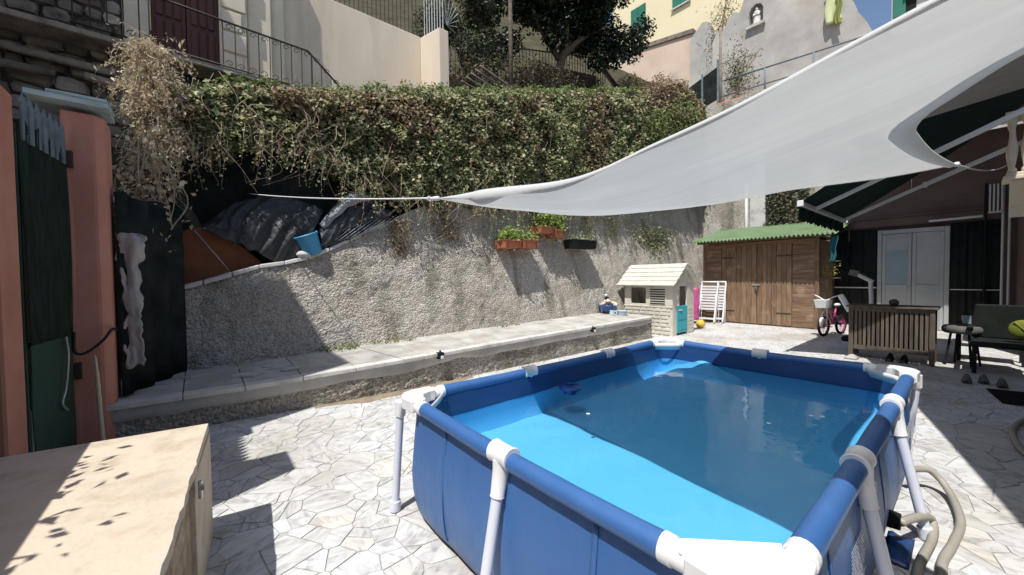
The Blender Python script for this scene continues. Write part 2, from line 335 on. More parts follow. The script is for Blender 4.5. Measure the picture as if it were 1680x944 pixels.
def fabric():
    m, N, L, B = nt('sail_fabric'); out = N['Material Output']
    g = N.new('ShaderNodeNewGeometry'); n = N.new('ShaderNodeTexNoise'); n.inputs['Scale'].default_value = 2.2; n.inputs['Detail'].default_value = 6
    mp = N.new('ShaderNodeMapping'); mp.inputs['Scale'].default_value = (1.0, 9.0, 1); mp.inputs['Rotation'].default_value = (0,0,-.75)
    L.new(g.outputs['Position'], mp.inputs[0]); L.new(mp.outputs[0], n.inputs['Vector'])
    rp = ramp(N, [(.25, (.555,.55,.525)), (.75, (.625,.62,.59))]); L.new(n.outputs[0], rp.inputs[0]); L.new(rp.outputs[0], B.inputs['Base Color'])
    B.inputs['Roughness'].default_value = .85; B.inputs['Specular IOR Level'].default_value = .15
    t = N.new('ShaderNodeBsdfTranslucent'); L.new(rp.outputs[0], t.inputs[0])
    wv = N.new('ShaderNodeTexNoise'); wv.inputs['Scale'].default_value = 320; b = N.new('ShaderNodeBump'); b.inputs['Strength'].default_value = .15; b.inputs['Distance'].default_value = .002
    L.new(g.outputs['Position'], wv.inputs['Vector']); L.new(wv.outputs[0], b.inputs['Height']); L.new(b.outputs[0], B.inputs['Normal'])
    mx = N.new('ShaderNodeMixShader'); mx.inputs[0].default_value = .43; L.new(B.outputs[0], mx.inputs[1]); L.new(t.outputs[0], mx.inputs[2])
    tp = N.new('ShaderNodeBsdfTransparent'); mo = N.new('ShaderNodeMixShader'); mo.inputs[0].default_value = .08      # open weave lets a little light straight through
    L.new(mx.outputs[0], mo.inputs[1]); L.new(tp.outputs[0], mo.inputs[2]); L.new(mo.outputs[0], out.inputs[0])
    return m
M['sail'] = fabric()
def fabric_hem():
    m, N, L, B = nt('sail_hem'); out = N['Material Output']
    B.inputs['Base Color'].default_value = (.60,.60,.585,1); B.inputs['Roughness'].default_value = .85
    t = N.new('ShaderNodeBsdfTranslucent'); t.inputs[0].default_value = (.55,.55,.54,1)
    mx = N.new('ShaderNodeMixShader'); mx.inputs[0].default_value = .2; L.new(B.outputs[0], mx.inputs[1]); L.new(t.outputs[0], mx.inputs[2]); L.new(mx.outputs[0], out.inputs[0])
    return m
M['hem'] = fabric_hem()
def watermat():
    m, N, L, B = nt('pool_water'); out = N['Material Output']; N.remove(B)
    tr = N.new('ShaderNodeBsdfTransparent'); tr.inputs[0].default_value = (.90,.975,.99,1)
    gl = N.new('ShaderNodeBsdfGlossy'); gl.inputs['Roughness'].default_value = .015
    fr = N.new('ShaderNodeFresnel'); fr.inputs['IOR'].default_value = 1.33
    g = N.new('ShaderNodeNewGeometry'); n = N.new('ShaderNodeTexNoise'); n.inputs['Scale'].default_value = 5; n.inputs['Detail'].default_value = 3; L.new(g.outputs['Position'], n.inputs['Vector'])
    b = N.new('ShaderNodeBump'); b.inputs['Strength'].default_value = .08; b.inputs['Distance'].default_value = .03; L.new(n.outputs[0], b.inputs['Height'])
    L.new(b.outputs[0], gl.inputs['Normal']); L.new(b.outputs[0], fr.inputs['Normal'])
    mx = N.new('ShaderNodeMixShader'); L.new(fr.outputs[0], mx.inputs[0]); L.new(tr.outputs[0], mx.inputs[1]); L.new(gl.outputs[0], mx.inputs[2]); L.new(mx.outputs[0], out.inputs[0])
    return m
M['water'] = watermat()

def leaf_mesh(name, P, Nrm, S, mt, parent, aspect=.62, fold=.25, droop=None):
    """one mesh of many small folded leaves"""
    n = len(P); P = np.asarray(P); Nrm = np.asarray(Nrm, float); S = np.asarray(S)
    Nrm = Nrm/np.linalg.norm(Nrm, axis=1, keepdims=True)
    t = rng.normal(size=(n,3))
    if droop is not None: t = t*.5 + np.array(droop)
    t -= Nrm*np.sum(t*Nrm, axis=1, keepdims=True); t /= np.linalg.norm(t, axis=1, keepdims=True)+1e-9
    b = np.cross(Nrm, t); S1 = S[:,None]
    o = np.array(ORG[parent.name]) if parent is not None else np.zeros(3)
    v0 = P - t*S1*.5; v2 = P + t*S1*.5
    v1 = P - b*S1*aspect*.5 + Nrm*S1*fold*.5; v3 = P + b*S1*aspect*.5 + Nrm*S1*fold*.5
    V = np.stack([v0,v1,v2,v3],1).reshape(-1,3) - o
    i = np.arange(n)*4
    F = np.stack([np.stack([i,i+1,i+2],1), np.stack([i,i+2,i+3],1)],1).reshape(-1,3)
    me = bpy.data.meshes.new(name); me.vertices.add(len(V)); me.vertices.foreach_set('co', V.astype(np.float32).ravel())
    me.loops.add(F.size); me.loops.foreach_set('vertex_index', F.astype(np.int32).ravel())
    me.polygons.add(len(F)); me.polygons.foreach_set('loop_start', (np.arange(len(F))*3).astype(np.int32))
    try: me.polygons.foreach_set('loop_total', np.full(len(F),3,np.int32))
    except Exception: pass
    me.update(calc_edges=True); me.validate()
    ob = bpy.data.objects.new(name, me); COL.objects.link(ob); me.materials.append(mt)
    if parent is not None: ob.parent = parent; ORG[ob.name] = ORG[parent.name]
    return ob
# ================================================================== ground and crazy paving
g = MB(); g.grid([[(-60,-60,-.02),(60,-60,-.02)],[(-60,60,-.02),(60,60,-.02)]])
ground = struct(g.build('ground', M['grout']), 'pale crazy paved courtyard ground')
yard = MB(); yard.grid([[(-2.75,-2.0,0),(4.25,-2.0,0)],[(-2.75,12.9,0),(4.25,12.9,0)]])
paving = struct(yard.build('courtyard_paving', M['grout']), 'white veined marble crazy paving of the courtyard')
def clip(poly, a, b, c):            # keep a*x+b*y<=c
    out = []
    for i in range(len(poly)):
        p, q = poly[i], poly[(i+1) % len(poly)]; dp = a*p[0]+b*p[1]-c; dq = a*q[0]+b*q[1]-c
        if dp <= 0: out.append(p)
        if dp*dq < 0:
            t = dp/(dp-dq); out.append((p[0]+(q[0]-p[0])*t, p[1]+(q[1]-p[1])*t))
    return out
def inset(poly, d):
    n = len(poly); ar = sum(poly[i][0]*poly[(i+1)%n][1]-poly[(i+1)%n][0]*poly[i][1] for i in range(n))
    if ar < 0: poly = poly[::-1]
    out = list(poly)
    for i in range(n):
        p, q = poly[i], poly[(i+1)%n]; ex, ey = q[0]-p[0], q[1]-p[1]; L = math.hypot(ex, ey)
        if L < 1e-6: continue
        nx, ny = ey/L, -ex/L
        out = clip(out, nx, ny, nx*p[0]+ny*p[1]-d)
        if len(out) < 3: return None
    return out
sites = []
X0, X1, Y0, Y1 = -2.72, 4.2, -1.95, 12.85
cell = {}
def ok(x, y, r):
    i, j = int(x//.4), int(y//.4)
    for a in range(i-1, i+2):
        for b in range(j-1, j+2):
            for (u, v) in cell.get((a, b), ()):
                if (u-x)**2+(v-y)**2 < r*r: return False
    return True
for k in range(60000):
    x = random.uniform(X0, X1); y = random.uniform(Y0, Y1)
    r = .105 + .12*random.random()**1.6 + (.06 if y > 4.5 else 0)
    if ok(x, y, r): cell.setdefault((int(x//.4), int(y//.4)), []).append((x, y)); sites.append((x, y))
S = np.array(sites); cells = []; WT = np.array([(.17*random.random()**1.5)**2 for _ in sites])
for i, (x, y) in enumerate(sites):
    d = (S[:,0]-x)**2+(S[:,1]-y)**2; nb = np.argsort(d)[1:22]
    poly = [(X0,Y0),(X1,Y0),(X1,Y1),(X0,Y1)]
    for j in nb:
        u, v = S[j]; a, b = u-x, v-y; poly = clip(poly, a, b, (u*u+v*v-x*x-y*y+WT[i]-WT[j])/2)
        if len(poly) < 3: break
    poly = inset(poly, .0022+.0022*random.random()) if len(poly) > 2 else None
    if poly and len(poly) > 2:
        cx = sum(p[0] for p in poly)/len(poly); cy = sum(p[1] for p in poly)/len(poly)
        if .1 < cx < 1.8 and .1 < cy < 2.9: continue          # under the pool
        parts_ = [poly]; xs_ = [p[0] for p in poly]; ys_ = [p[1] for p in poly]
        if random.random() < .55 and (max(xs_)-min(xs_))*(max(ys_)-min(ys_)) > .03:      # break the slab in two along a random line
            th = random.uniform(0, math.pi); a, b = math.cos(th), math.sin(th); c = a*cx+b*cy+random.uniform(-.03,.03)
            parts_ = [clip(poly, a, b, c-.0028), clip(poly, -a, -b, -c-.0028)]
        for pp in parts_:
            if len(pp) < 3: continue
            ar = abs(sum(pp[k][0]*pp[(k+1)%len(pp)][1]-pp[(k+1)%len(pp)][0]*pp[k][1] for k in range(len(pp))))/2
            if ar < .0015: continue
            q = [(p[0]+random.uniform(-.003,.003), p[1]+random.uniform(-.003,.003)) for p in pp]
            cells.append((sum(p[0] for p in q)/len(q), sum(p[1] for p in q)/len(q), q))
CX, CY = 2.17, -.95
def vis(c):
    dx, dy = c[0]-CX, c[1]-CY; dep = dx*fw.x+dy*fw.y; lat = dx*rt.x+dy*rt.y
    inv = dep > .15 and abs(lat/dep) < 1.45
    hid = (c[1] < -.98 and c[0] > -.55)
    return (0 if inv and not hid else 1, dx*dx+dy*dy)
cells.sort(key=vis)
rest = MB()
def stone(mb, c):
    cx, cy, q = c; n = len(q); h = .0055 + random.uniform(0, .002)
    inn = [(cx+(p[0]-cx)*.985, cy+(p[1]-cy)*.985) for p in q]
    vs = [(p[0],p[1],.0015) for p in q] + [(p[0],p[1],h-.0015) for p in q] + [(p[0],p[1],h) for p in inn]
    fs = [(i,(i+1)%n,n+(i+1)%n,n+i) for i in range(n)] + [(n+i,n+(i+1)%n,2*n+(i+1)%n,2*n+i) for i in range(n)] + [tuple(range(2*n,3*n))]
    mb.add(vs, fs)
for i, c in enumerate(cells):
    if i < 300:
        b = MB(); stone(b, c); b.build('paving_stone', M['marble'], paving, recalc=False)
    else: stone(rest, c)
struct(rest.build('paving_stones', M['marble'], paving, recalc=False), kind='stuff')

# ================================================================== hillside behind the retaining walls
def hill(x, y):
    z = 2.3 + .3*y + .8*max(0, -3.85-x)
    return z
hb = MB(); rows = []
for i in range(40):
    y = -6 + i*1.2
    rows.append([(-4.62,y,-.02)]+[(x, y, hill(x, y) + .1*fbm((x,y,0), .8)) for x in (-4.62,-5,-6,-7,-8,-10,-13,-18,-30,-60)])
hb.grid(rows); struct(hb.build('hillside', M['earth'], smooth=True), 'earth slope behind the retaining wall')
ub = MB(); ub.box(-3.75,14,13.65,60,6.9,7.30); struct(ub.build('upper_road', M['greyw']), 'upper road behind the railing')

# ================================================================== retaining wall, roughcast
def wtop(y):
    return float(np.interp(y, [-1.6,-1.16,-.31,.12,.43,1.04,1.43,2.6,4,8,13.2], [1.25,1.30,1.59,1.66,1.79,2.11,2.36,2.95,3.4,4.7,6.4]))
rw = thing('retaining_wall', 'tall rough grey pebbledash retaining wall behind the ledge', 'wall', (-3.7, 5, 0))
ys = list(np.arange(-1.45, 8.0, .022)) + list(np.arange(8.0, 13.0, .07)); rows = []
NR = 105
for y in ys:
    T = wtop(y) + .02*fbm((0,y,0), 3); col = []
    for k in range(NR+1):
        z = .25 + (T-.25)*k/NR
        d = .035*fbm((0,y,z), 1.3) + .012*fbm((3,y,z), 9, 2) + .007*noise.noise(Vector((7,y*34,z*34)))
        col.append((-3.46 - .20*z + d, y, z))
    rows.append(col)
w = MB(); w.grid(rows); w.build('roughcast_face', M['rough'], rw, smooth=True, recalc=False)
# coping stones along the sloping top
for i in range(9):
    y0 = -1.2 + i*.29; y1 = y0 + .28; c = MB(); pts = []
    for yy in (y0, y1): pts.append(wtop(yy))
    za, zb = pts
    fa = -3.425-.20*za; fb_ = -3.425-.20*zb
    c.add([(fa,y0,za),(-4.15,y0,za),(-4.15,y0,za+.07),(fa-.01,y0,za+.055),(fb_,y1,zb),(-4.15,y1,zb),(-4.15,y1,zb+.07),(fb_-.01,y1,zb+.055)],
          [(0,1,2,3),(7,6,5,4),(0,4,5,1),(1,5,6,2),(2,6,7,3),(3,7,4,0)])
    if i > 3: c.build('coping_stone', M['coping'], rw, bevel=.012)
    else: c.build('coping_stone', M['concrete'], rw, bevel=.012)
bk = MB(); rows = [[(-3.60,y,0),(-5.0,y,0),(-5.2,y,wtop(y)-.02),(-3.56-.20*wtop(y),y,wtop(y)-.02)] for y in (-1.45,-.3,.4,1.4,2.6,4,8,13)]
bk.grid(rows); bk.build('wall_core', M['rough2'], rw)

# ================================================================== raised ledge (low bench wall)
LP = [(-1.62,-2.66,.35),(-.63,-2.55,.36),(.93,-2.42,.41),(3.0,-2.42,.45),(5.3,-2.42,.485),(6.95,-2.44,.50)]
def lx(y): return float(np.interp(y,[p[0] for p in LP],[p[1] for p in LP]))
def lz(y): return float(np.interp(y,[p[0] for p in LP],[p[2] for p in LP]))
ld = thing('raised_ledge', 'long low pebbledash ledge with pale stone top below the retaining wall', 'ledge', (-3, 2.6, 0))
ys = np.arange(-1.62, 6.96, .024); rows = []
for y in ys:
    T = lz(y)-.055; col = []
    for k in range(27):
        z = T*k/26; d = .018*fbm((1,y,z), 2) + .009*fbm((3,y,z), 12, 2) + .008*noise.noise(Vector((5,y*36,z*36)))
        if z > T-.10 + .06*fbm((0,y,2), 1.2): d = .004*fbm((1,y,z), 4)
        col.append((lx(y)+d, y, z))
    rows.append(col)
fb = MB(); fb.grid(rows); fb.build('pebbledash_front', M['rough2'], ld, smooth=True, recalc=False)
rows = []
for y in np.arange(-1.62, 6.96, .05):
    T = lz(y)-.052; lo = T-.11-.05*fbm((0,y,2), 1.2)
    rows.append([(lx(y)+.004,y,lo),(lx(y)+.024,y,lo+.012),(lx(y)+.027,y,(lo+T)/2),(lx(y)+.025,y,T)])
rb = MB(); rb.grid(rows); rb.build('render_band', M['concrete'], ld, smooth=True)
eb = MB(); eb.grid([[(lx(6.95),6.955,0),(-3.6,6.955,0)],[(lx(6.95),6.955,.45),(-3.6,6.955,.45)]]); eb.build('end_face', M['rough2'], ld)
def slab(mb, y0, y1, xo, xi, dz0, dz1, n=6):
    rows = []
    for i in range(n+1):
        y = y0+(y1-y0)*i/n; f = lx(y)+xo; zt = lz(y)
        b_ = xi if xi < -2.9 else lx(y)+xi+2.42
        bz = (.04 if xi < -2.9 else 0)
        rows.append([(f,y,zt+dz0),(f,y,zt+dz1),(b_,y,zt+dz1+bz),(b_,y,zt+dz0+bz),(f,y,zt+dz0)])
    mb.grid(rows); nn = len(rows[0])
    o = len(mb.v)-nn*(n+1); mb.f += [(o,o+1,o+2,o+3), (o+n*nn+3,o+n*nn+2,o+n*nn+1,o+n*nn)]
M['slab'] = mat('ledge_slab', (.27,.255,.225), (.45,.43,.39), 3, .88, .5, 34, .2, island=.10, c3=(.56,.54,.50), patch=((.36,.33,.28), 1.4, .57))
edges = [-1.62,-1.1,-.62,-.1,.45,1.3,2.2,3.15,4.1,5.05,6.0,6.95]
for i in range(len(edges)-1):
    c = MB(); slab(c, edges[i]+.003, edges[i+1]-.003, .05, -2.53, -.05, 0.0); c.build('coping_strip', M['coping'], ld, bevel=.008)
    c = MB(); slab(c, edges[i]+.004, edges[i+1]-.004, -.112, -3.62, -.05, .004); c.build('top_slab', M['slab'], ld, bevel=.006)
# small loose flat stones at the shaded end of the ledge
for k in range(12):
    y = random.uniform(-1.35, -.1); x = random.uniform(-3.45, -2.8); s_ = random.uniform(.05,.11)
    c = MB(); n = random.randint(5,7); poly = [(x+s_*random.uniform(.7,1.2)*math.cos(a), y+s_*1.5*random.uniform(.7,1.2)*math.sin(a)) for a in np.linspace(0,2*math.pi,n,endpoint=False)]
    z = lz(y)+.008; c.prism(poly, lambda a,b: (a,b,z), lambda a,b: (a,b,z+.03)); o = c.build('flat_stone', M['concrete'], bevel=.008)
    tag(o, 'flat grey stone lying on the shaded left end of the ledge', 'stone', 'loose flat stones on the ledge')
for (y, z, lab) in ((1.53,.385,'small black spot lamp under the ledge lip nearer the gate'),(4.77,.42,'small black spot lamp under the ledge lip nearer the playhouse')):
    t = thing('wall_lamp', lab, 'lamp', (lx(y)+.05, y, z-.04), 'spot lamps on the ledge')
    x = lx(y)
    bx(x+.0, x+.085, y-.045, y+.045, z-.04, z+.045).build('lamp_housing', M['black'], t, bevel=.008)
    MB().obox((x+.088,y+.01,z-.018),(.012,.045,.04),0).build('lens', M['white'], t, bevel=.004)
    MB().tube([(x+.045,y,z+.045),(x+.045,y,z+.07)], .012, 8).build('bracket', M['black'], t)

# brown dirt washed along the foot of the ledge
rows = []
for y in np.arange(.0, 2.1, .05):
    w_ = (.05+.13*math.sin(math.pi*y/2.1)**.8)*(1+.5*fbm((y,0,3), 3)); rows.append([(lx(y)-.01,y,.0125),(lx(y)+w_*.5,y,.0115),(lx(y)+w_+.02,y,.0078)])
dr = MB(); dr.grid(rows); M['dirt'] = mat('brown_dirt', (.20,.155,.105), (.33,.27,.20), 7, .98, .5, 60, .05)
struct(dr.build('dirt', M['dirt'], smooth=True), 'brown dirt along the foot of the ledge', 'stuff')
# weeds along the wall foot
def tuft(name, lab, c, r, h, n, mt, group, cat='weed'):
    P = []; Nn = []; Sz = []
    for k in range(n):
        a = random.uniform(0,6.28); q = r*math.sqrt(random.random()); z = h*random.random()*(1-.6*q/r)
        P.append((c[0]+q*math.cos(a)*.5, c[1]+q*math.sin(a), c[2]+z)); Nn.append((random.gauss(.5,.6),random.gauss(-.2,.6),random.gauss(.5,.5))); Sz.append(random.uniform(.02,.045))
    t = thing(name, lab, cat, c, group); leaf_mesh('leaves', P, Nn, Sz, mt, t)
    s_ = MB()
    for k in range(6):
        a = random.uniform(0,6.28); s_.tube([c, (c[0]+r*.3*math.cos(a), c[1]+r*.5*math.sin(a), c[2]+h*.8)], [.004,.002], 4)
    s_.build('stems', M['stem'], t); return t
tuft('weed', 'small green weed in the ledge corner, the leftmost by the shadow edge', (-3.48,.55,.44), .28, .12, 160, M['ivygreen'], 'weeds at the wall foot')
tuft('weed', 'low green weed strip at the wall foot above the left lamp', (-3.5,1.35,.46), .34, .08, 130, M['ivygreen'], 'weeds at the wall foot')
tuft('weed', 'tiny weed at the wall foot below the planters', (-3.5,3.6,.50), .3, .05, 70, M['ivygreen'], 'weeds at the wall foot')

# ================================================================== back retaining wall closing the yard
bw = thing('back_wall', 'grey stained retaining wall rising behind the green roofed shed', 'wall', (-2, 13, 0))
rows = []
for x in np.arange(-5.2, 0.3, .06):
    rows.append([(x, 13.0 + .05*fbm((x,0,z),1.2) + .02*fbm((x,3,z),8,2), z) for z in np.arange(0, 7.35, .07)])
q = MB(); q.grid(rows); q.build('stained_face', M['rough'], bw, smooth=True, recalc=False)
bx(-5.2,14,13.08,13.62,0,7.28).build('core', M['greyw'], bw)
bx(-2.42,-1.98,12.86,12.97,2.2,5.4).build('white_panel', M['coping'], bw, bevel=.01)
p = MB(); p.tube([(-2.52,12.9,1.2),(-2.54,12.9,4.4)], .05, 10)
tag(p.build('drain_pipe', M['alu'], smooth=True), 'pale grey drain pipe on the wall above the shed roof', 'pipe')
# ================================================================== frame pool
PW, PL_, PH = 1.90, 3.0, .70
def rrect(off, ch, n=5):
    """rounded rectangle, offset outwards by off, corner radius ch"""
    out = []; r = max(.02, ch+off*.5)
    for cx, cy, a0 in ((PW+off-r, PL_+off-r, 0), (-off+r, PL_+off-r, 90), (-off+r, -off+r, 180), (PW+off-r, -off+r, 270)):
        for k in range(n+1):
            a = R(a0+90*k/n); out.append((cx+r*math.cos(a), cy+r*math.sin(a)))
    # subdivide long sides
    res = []
    for i in range(len(out)):
        p, q = out[i], out[(i+1)%len(out)]; L = math.hypot(q[0]-p[0], q[1]-p[1]); k = max(1, int(L/.12))
        for j in range(k): res.append((p[0]+(q[0]-p[0])*j/k, p[1]+(q[1]-p[1])*j/k))
    return res
pool = thing('frame_pool', 'blue rectangular above ground frame pool with white legs', 'pool', (.95, 1.5, .012))
b0 = rrect(0, .16); n = len(b0)
def wallring(z, off, wob=0):
    pts = rrect(0, .16); out = []
    cx, cy = PW/2, PL_/2
    for (x, y) in pts:
        # outward direction by nearest side; less bulge at corners
        fx = 1-abs((x-cx)/(PW/2))**8*abs((y-cy)/(PL_/2))**8
        dx = off*max(-1, min(1, ((x-cx)/(PW/2))**9)); dy = off*max(-1, min(1, ((y-cy)/(PL_/2))**9))
        wv = wob*noise.noise(Vector((x*4, y*4, z*3)))
        k = 1
        if abs(x-PW/2) > PW/2-.2 or abs(y-PL_/2) > PL_/2-.2: k = .75+.25*fx
        out.append((x+dx*k+wv*(1 if abs(dx)>abs(dy) else .2), y+dy*k+wv*(1 if abs(dy)>=abs(dx) else .2), z))
    out.append(out[0]); return out
prof = [(.018,-.09),(.03,-.045),(.06,-.005),(.12,.012),(.2,.022),(.3,.026),(.4,.020),(.5,.010),(.58,0),(.64,-.006),(.69,-.008)]
rows = [wallring(z, o, .010 if z < .55 else .003) for z, o in prof]
mb = MB(); mb.grid(rows); mb.build('liner_wall', M['liner'], pool, smooth=True)
prof2 = [(.36,-.03),(.42,-.015),(.48,-.016),(.54,-.020)]
mb = MB(); mb.grid([wallring(z, o-.012, .004) for z, o in prof2]); mb.build('inner_wall', M['linerin'], pool, smooth=True)
prof3 = [(.53,-.0205),(.585,-.026),(.64,-.022),(.70,-.016)]
mb = MB(); mb.grid([wallring(z, o-.012, .006) for z, o in prof3]); mb.build('inner_top_band', M['navy'], pool, smooth=True)
ring = wallring(.36, -.04)[:-1]
rows = []
for k in range(13):
    t = k/12
    rows.append([(PW/2+(p[0]-PW/2)*(1-t), PL_/2+(p[1]-PL_/2)*(1-t), .36 - .0*t + .006*fbm((p[0]*(1-t),p[1]*(1-t),0), 3)) for p in ring+[ring[0]]])
mb = MB(); mb.grid(rows); mb.build('liner_floor', M['linerin'], pool, smooth=True)
# loose liner billowing up in the far corner
rows = []
for i in range(34):
    u = i/33; row = []
    for j in range(22):
        v = j/21; x = .03+.86*u; y = 2.965-.50*v-.10*math.sin(u*3.0)*v
        h = math.sin(math.pi*min(1,u*1.02))**.6*max(0,1-v)**.55
        z = .345+.20*h+.022*fbm((x*1.0,y,0), 6)*h+.012*math.sin(18*(x+.7*y))*h
        row.append((x,y,min(z,.56)))
    rows.append(row)
mb = MB(); mb.grid(rows); mb.build('liner_billow', M['linerin'], pool, smooth=True)
# rails
def rail(a, b):
    pts = resample([a, b], 24); pts = [p + Vector((0,0,-.012*math.sin(math.pi*i/23))) for i, p in enumerate(pts)]
    mb = MB(); mb.tube(pts, [.037+.0022*noise.noise(Vector((p.x*7,p.y*7,1))) for p in pts], 16); return mb.build('rail_sleeve', M['sleeve'], pool, smooth=40)
g_ = .225
for a, b in (((g_,0,PH),(PW-g_,0,PH)), ((PW,g_,PH),(PW,PL_-g_,PH)), ((PW-g_,PL_,PH),(g_,PL_,PH)), ((0,PL_-g_,PH),(0,g_,PH))): rail(a, b)
# white collars at rail ends, corner caps, corner legs
def leg(top, foot, pad=True):
    mb = MB(); mb.tube([top, foot], .0235, 14); o = mb.build('leg', M['whitemetal'], pool, smooth=40)
    mb = MB(); d = (Vector(foot)-Vector(top)).normalized(); f = Vector(foot)
    mb.tube([f-d*.06, f-d*.055, f+d*.002, f+d*.006], [.026,.032,.034,.028], 14)
    c = mb.build('foot_cap', M['whitemetal'], pool, smooth=40); c.parent = o; ORG[c.name] = ORG[o.name]
for cx, cy, sx, sy in ((0,0,1,1),(PW,0,-1,1),(PW,PL_,-1,-1),(0,PL_,1,-1)):
    poly = [(-.045,.175),(-.052,.06),(-.03,.0),(.0,-.03),(.06,-.052),(.175,-.045),(.18,.0),(.172,.046),(.135,.050),(.085,.072),(.072,.085),(.050,.135),(.046,.172),(.0,.18)]
    pl = [(cx+sx*p[0], cy+sy*p[1]) for p in poly]
    mb = MB(); mb.prism(pl, lambda x,y: (x,y,PH-.032), lambda x,y: (x,y,PH+.036)); cap = mb.build('corner_cap', M['white'], pool, bevel=.014)
    for (ax, ay) in ((1,0),(0,1)):
        mb = MB(); a = Vector((cx+sx*.14*ax, cy+sy*.14*ay, PH)); b = Vector((cx+sx*.25*ax, cy+sy*.25*ay, PH))
        mb.tube([a, a.lerp(b,.7), a.lerp(b,.72), b], [.036,.036,.040,.040], 18); rc = mb.build('rail_collar', M['white'], pool, smooth=35)
        mb = MB(); mb.ell(a.lerp(b,.45)+Vector((-sx*.024*ay,-sy*.024*ax,.027)), (.007,.007,.007), 10, 6); pn = mb.build('snap_pin', M['whitemetal'], pool, smooth=True); pn.parent = rc
    # gusset film across the inside of the corner
    mb = MB(); rws = []
    for i in range(9):
        t = i/8; p = Vector((cx+sx*(.04+.19*(1-t)), cy+sy*(.04+.19*t), 0))
        rws.append([(p.x+sx*.004,p.y+sy*.004,PH+.01), (p.x+sx*.010*math.sin(3*t),p.y,PH-.02), (p.x-sx*.015,p.y-sy*.015,PH-.06)])
    mb.grid(rws); mb.build('corner_gusset', M['white'], pool, smooth=True, solid=.003)
    mb = MB(); mb.tube([(cx-sx*.025,cy-sy*.025,PH-.01),(cx-sx*.028,cy-sy*.028,PH-.10),(cx-sx*.029,cy-sy*.029,PH-.105)], [.034,.031,.026], 14); mb.build('leg_socket', M['white'], pool, smooth=35)
    leg((cx-sx*.028, cy-sy*.028, PH-.09), (cx-sx*.06, cy-sy*.06, .018) if (sx,sy) != (-1,-1) else (cx-.03, cy+.08, .018))
def tee(c, out, along):
    c = Vector(c); o = Vector(out); al = Vector(along)
    mb = MB(); mb.tube([c-al*.06, c-al*.055, c-al*.05, c+al*.05, c+al*.055, c+al*.06], [.043,.047,.044,.044,.047,.043], 18)
    t = mb.build('tee_joint', M['white'], pool, smooth=35)
    foot = c + o*.14; foot.z = .018; d = (foot-c).normalized()
    mb = MB(); mb.tube([c+d*.02, c+d*.06, c+d*.16, c+d*.165, c+d*.17], [.042,.035,.029,.031,.026], 16); s_ = mb.build('tee_socket', M['white'], pool, smooth=35)
    leg(c+d*.15, foot)
tee((PW/2,0,PH),(0,-1,0),(1,0,0)); tee((PW/2,PL_,PH),(0,1,0),(1,0,0))
for yy in (1.0, 2.0): tee((PW,yy,PH),(1,0,0),(0,1,0)); tee((0,yy,PH),(-1,0,0),(0,1,0))
# printed lettering on the long outer side
def wallx(z): return PW + float(np.interp(z, [p[0] for p in prof], [p[1] for p in prof])) + .004
def text3(s_, name, y, z, h, mt, bold=0, lab=None):
    cu = bpy.data.curves.new(name, 'FONT'); cu.body = s_; cu.size = h; cu.offset = bold; cu.resolution_u = 3
    ob = bpy.data.objects.new('tmp', cu); COL.objects.link(ob); bpy.context.view_layer.update()
    me = bpy.data.meshes.new_from_object(ob.evaluated_get(bpy.context.evaluated_depsgraph_get())); COL.objects.unlink(ob); bpy.data.objects.remove(ob)
    bm = bmesh.new(); bm.from_mesh(me); bmesh.ops.subdivide_edges(bm, edges=[e for e in bm.edges if e.calc_length() > .04], cuts=2); bmesh.ops.triangulate(bm, faces=bm.faces)
    o = ORG[pool.name]
    for v in bm.verts:
        yy = y + v.co.x; zz = z + v.co.y
        v.co = Vector((wallx(zz)+.004, yy, zz)) - o
    bm.to_mesh(me); bm.free(); me.name = name
    ob = bpy.data.objects.new(name, me); COL.objects.link(ob); ob.parent = pool; ORG[ob.name] = o; me.materials.append(mt)
    if lab: ob['label'] = lab
    return ob
text3('Bestway', 'brand_lettering', 2.36, .36, .19, M['print'], .006, 'white outlined lettering reading Bestway')
text3('Bestway', 'brand_lettering_fill', 2.364, .362, .186, M['liner'], -.006)['label'] = 'blue fill of the lettering'
bpy.data.objects['brand_lettering_fill'].location.x += .003
text3('STEEL PRO', 'series_lettering', 2.55, .20, .10, M['print'], .002, 'white lettering reading STEEL PRO')
# safety pictograms and small print near the camera
for (yy, zz, r_) in ((1.3,.50,.022),(.66,.30,.030)):
    mb = MB(); pr_ = [(yy+(r_-.006*(k%2==1)*0)*math.cos(a), zz+r_*math.sin(a)) for k, a in enumerate(np.linspace(0,2*math.pi,28,endpoint=False))]
    inn = [(yy+(r_-.007)*math.cos(a), zz+(r_-.007)*math.sin(a)) for a in np.linspace(0,2*math.pi,28,endpoint=False)]
    rws = [[(wallx(p[1])+.004,p[0],p[1]) for p in pr_+pr_[:1]],[(wallx(p[1])+.004,p[0],p[1]) for p in inn+inn[:1]]]
    mb.grid(rws)
    mb.add([(wallx(zz)+.004,yy-.018,zz-.014),(wallx(zz)+.004,yy-.012,zz-.018),(wallx(zz)+.004,yy+.018,zz+.014),(wallx(zz)+.004,yy+.012,zz+.018)], [(0,1,2,3)])
    mb.build('warning_ring', M['print'], pool, recalc=False)
mb = MB()
for k in range(30):
    z = .16+.0105*k; y = .62 + .0045*k
    while y < .90+.001*k:
        l = random.uniform(.010,.045); mb.add([(wallx(z)+.004,y,z),(wallx(z)+.004,y+l,z),(wallx(z+.005)+.004,y+l,z+.005),(wallx(z+.005)+.004,y,z+.005)], [(0,1,2,3)]); y += l+.006
mb.build('small_print', M['print'], pool, recalc=False)['label'] = 'white block of small print near the corner'
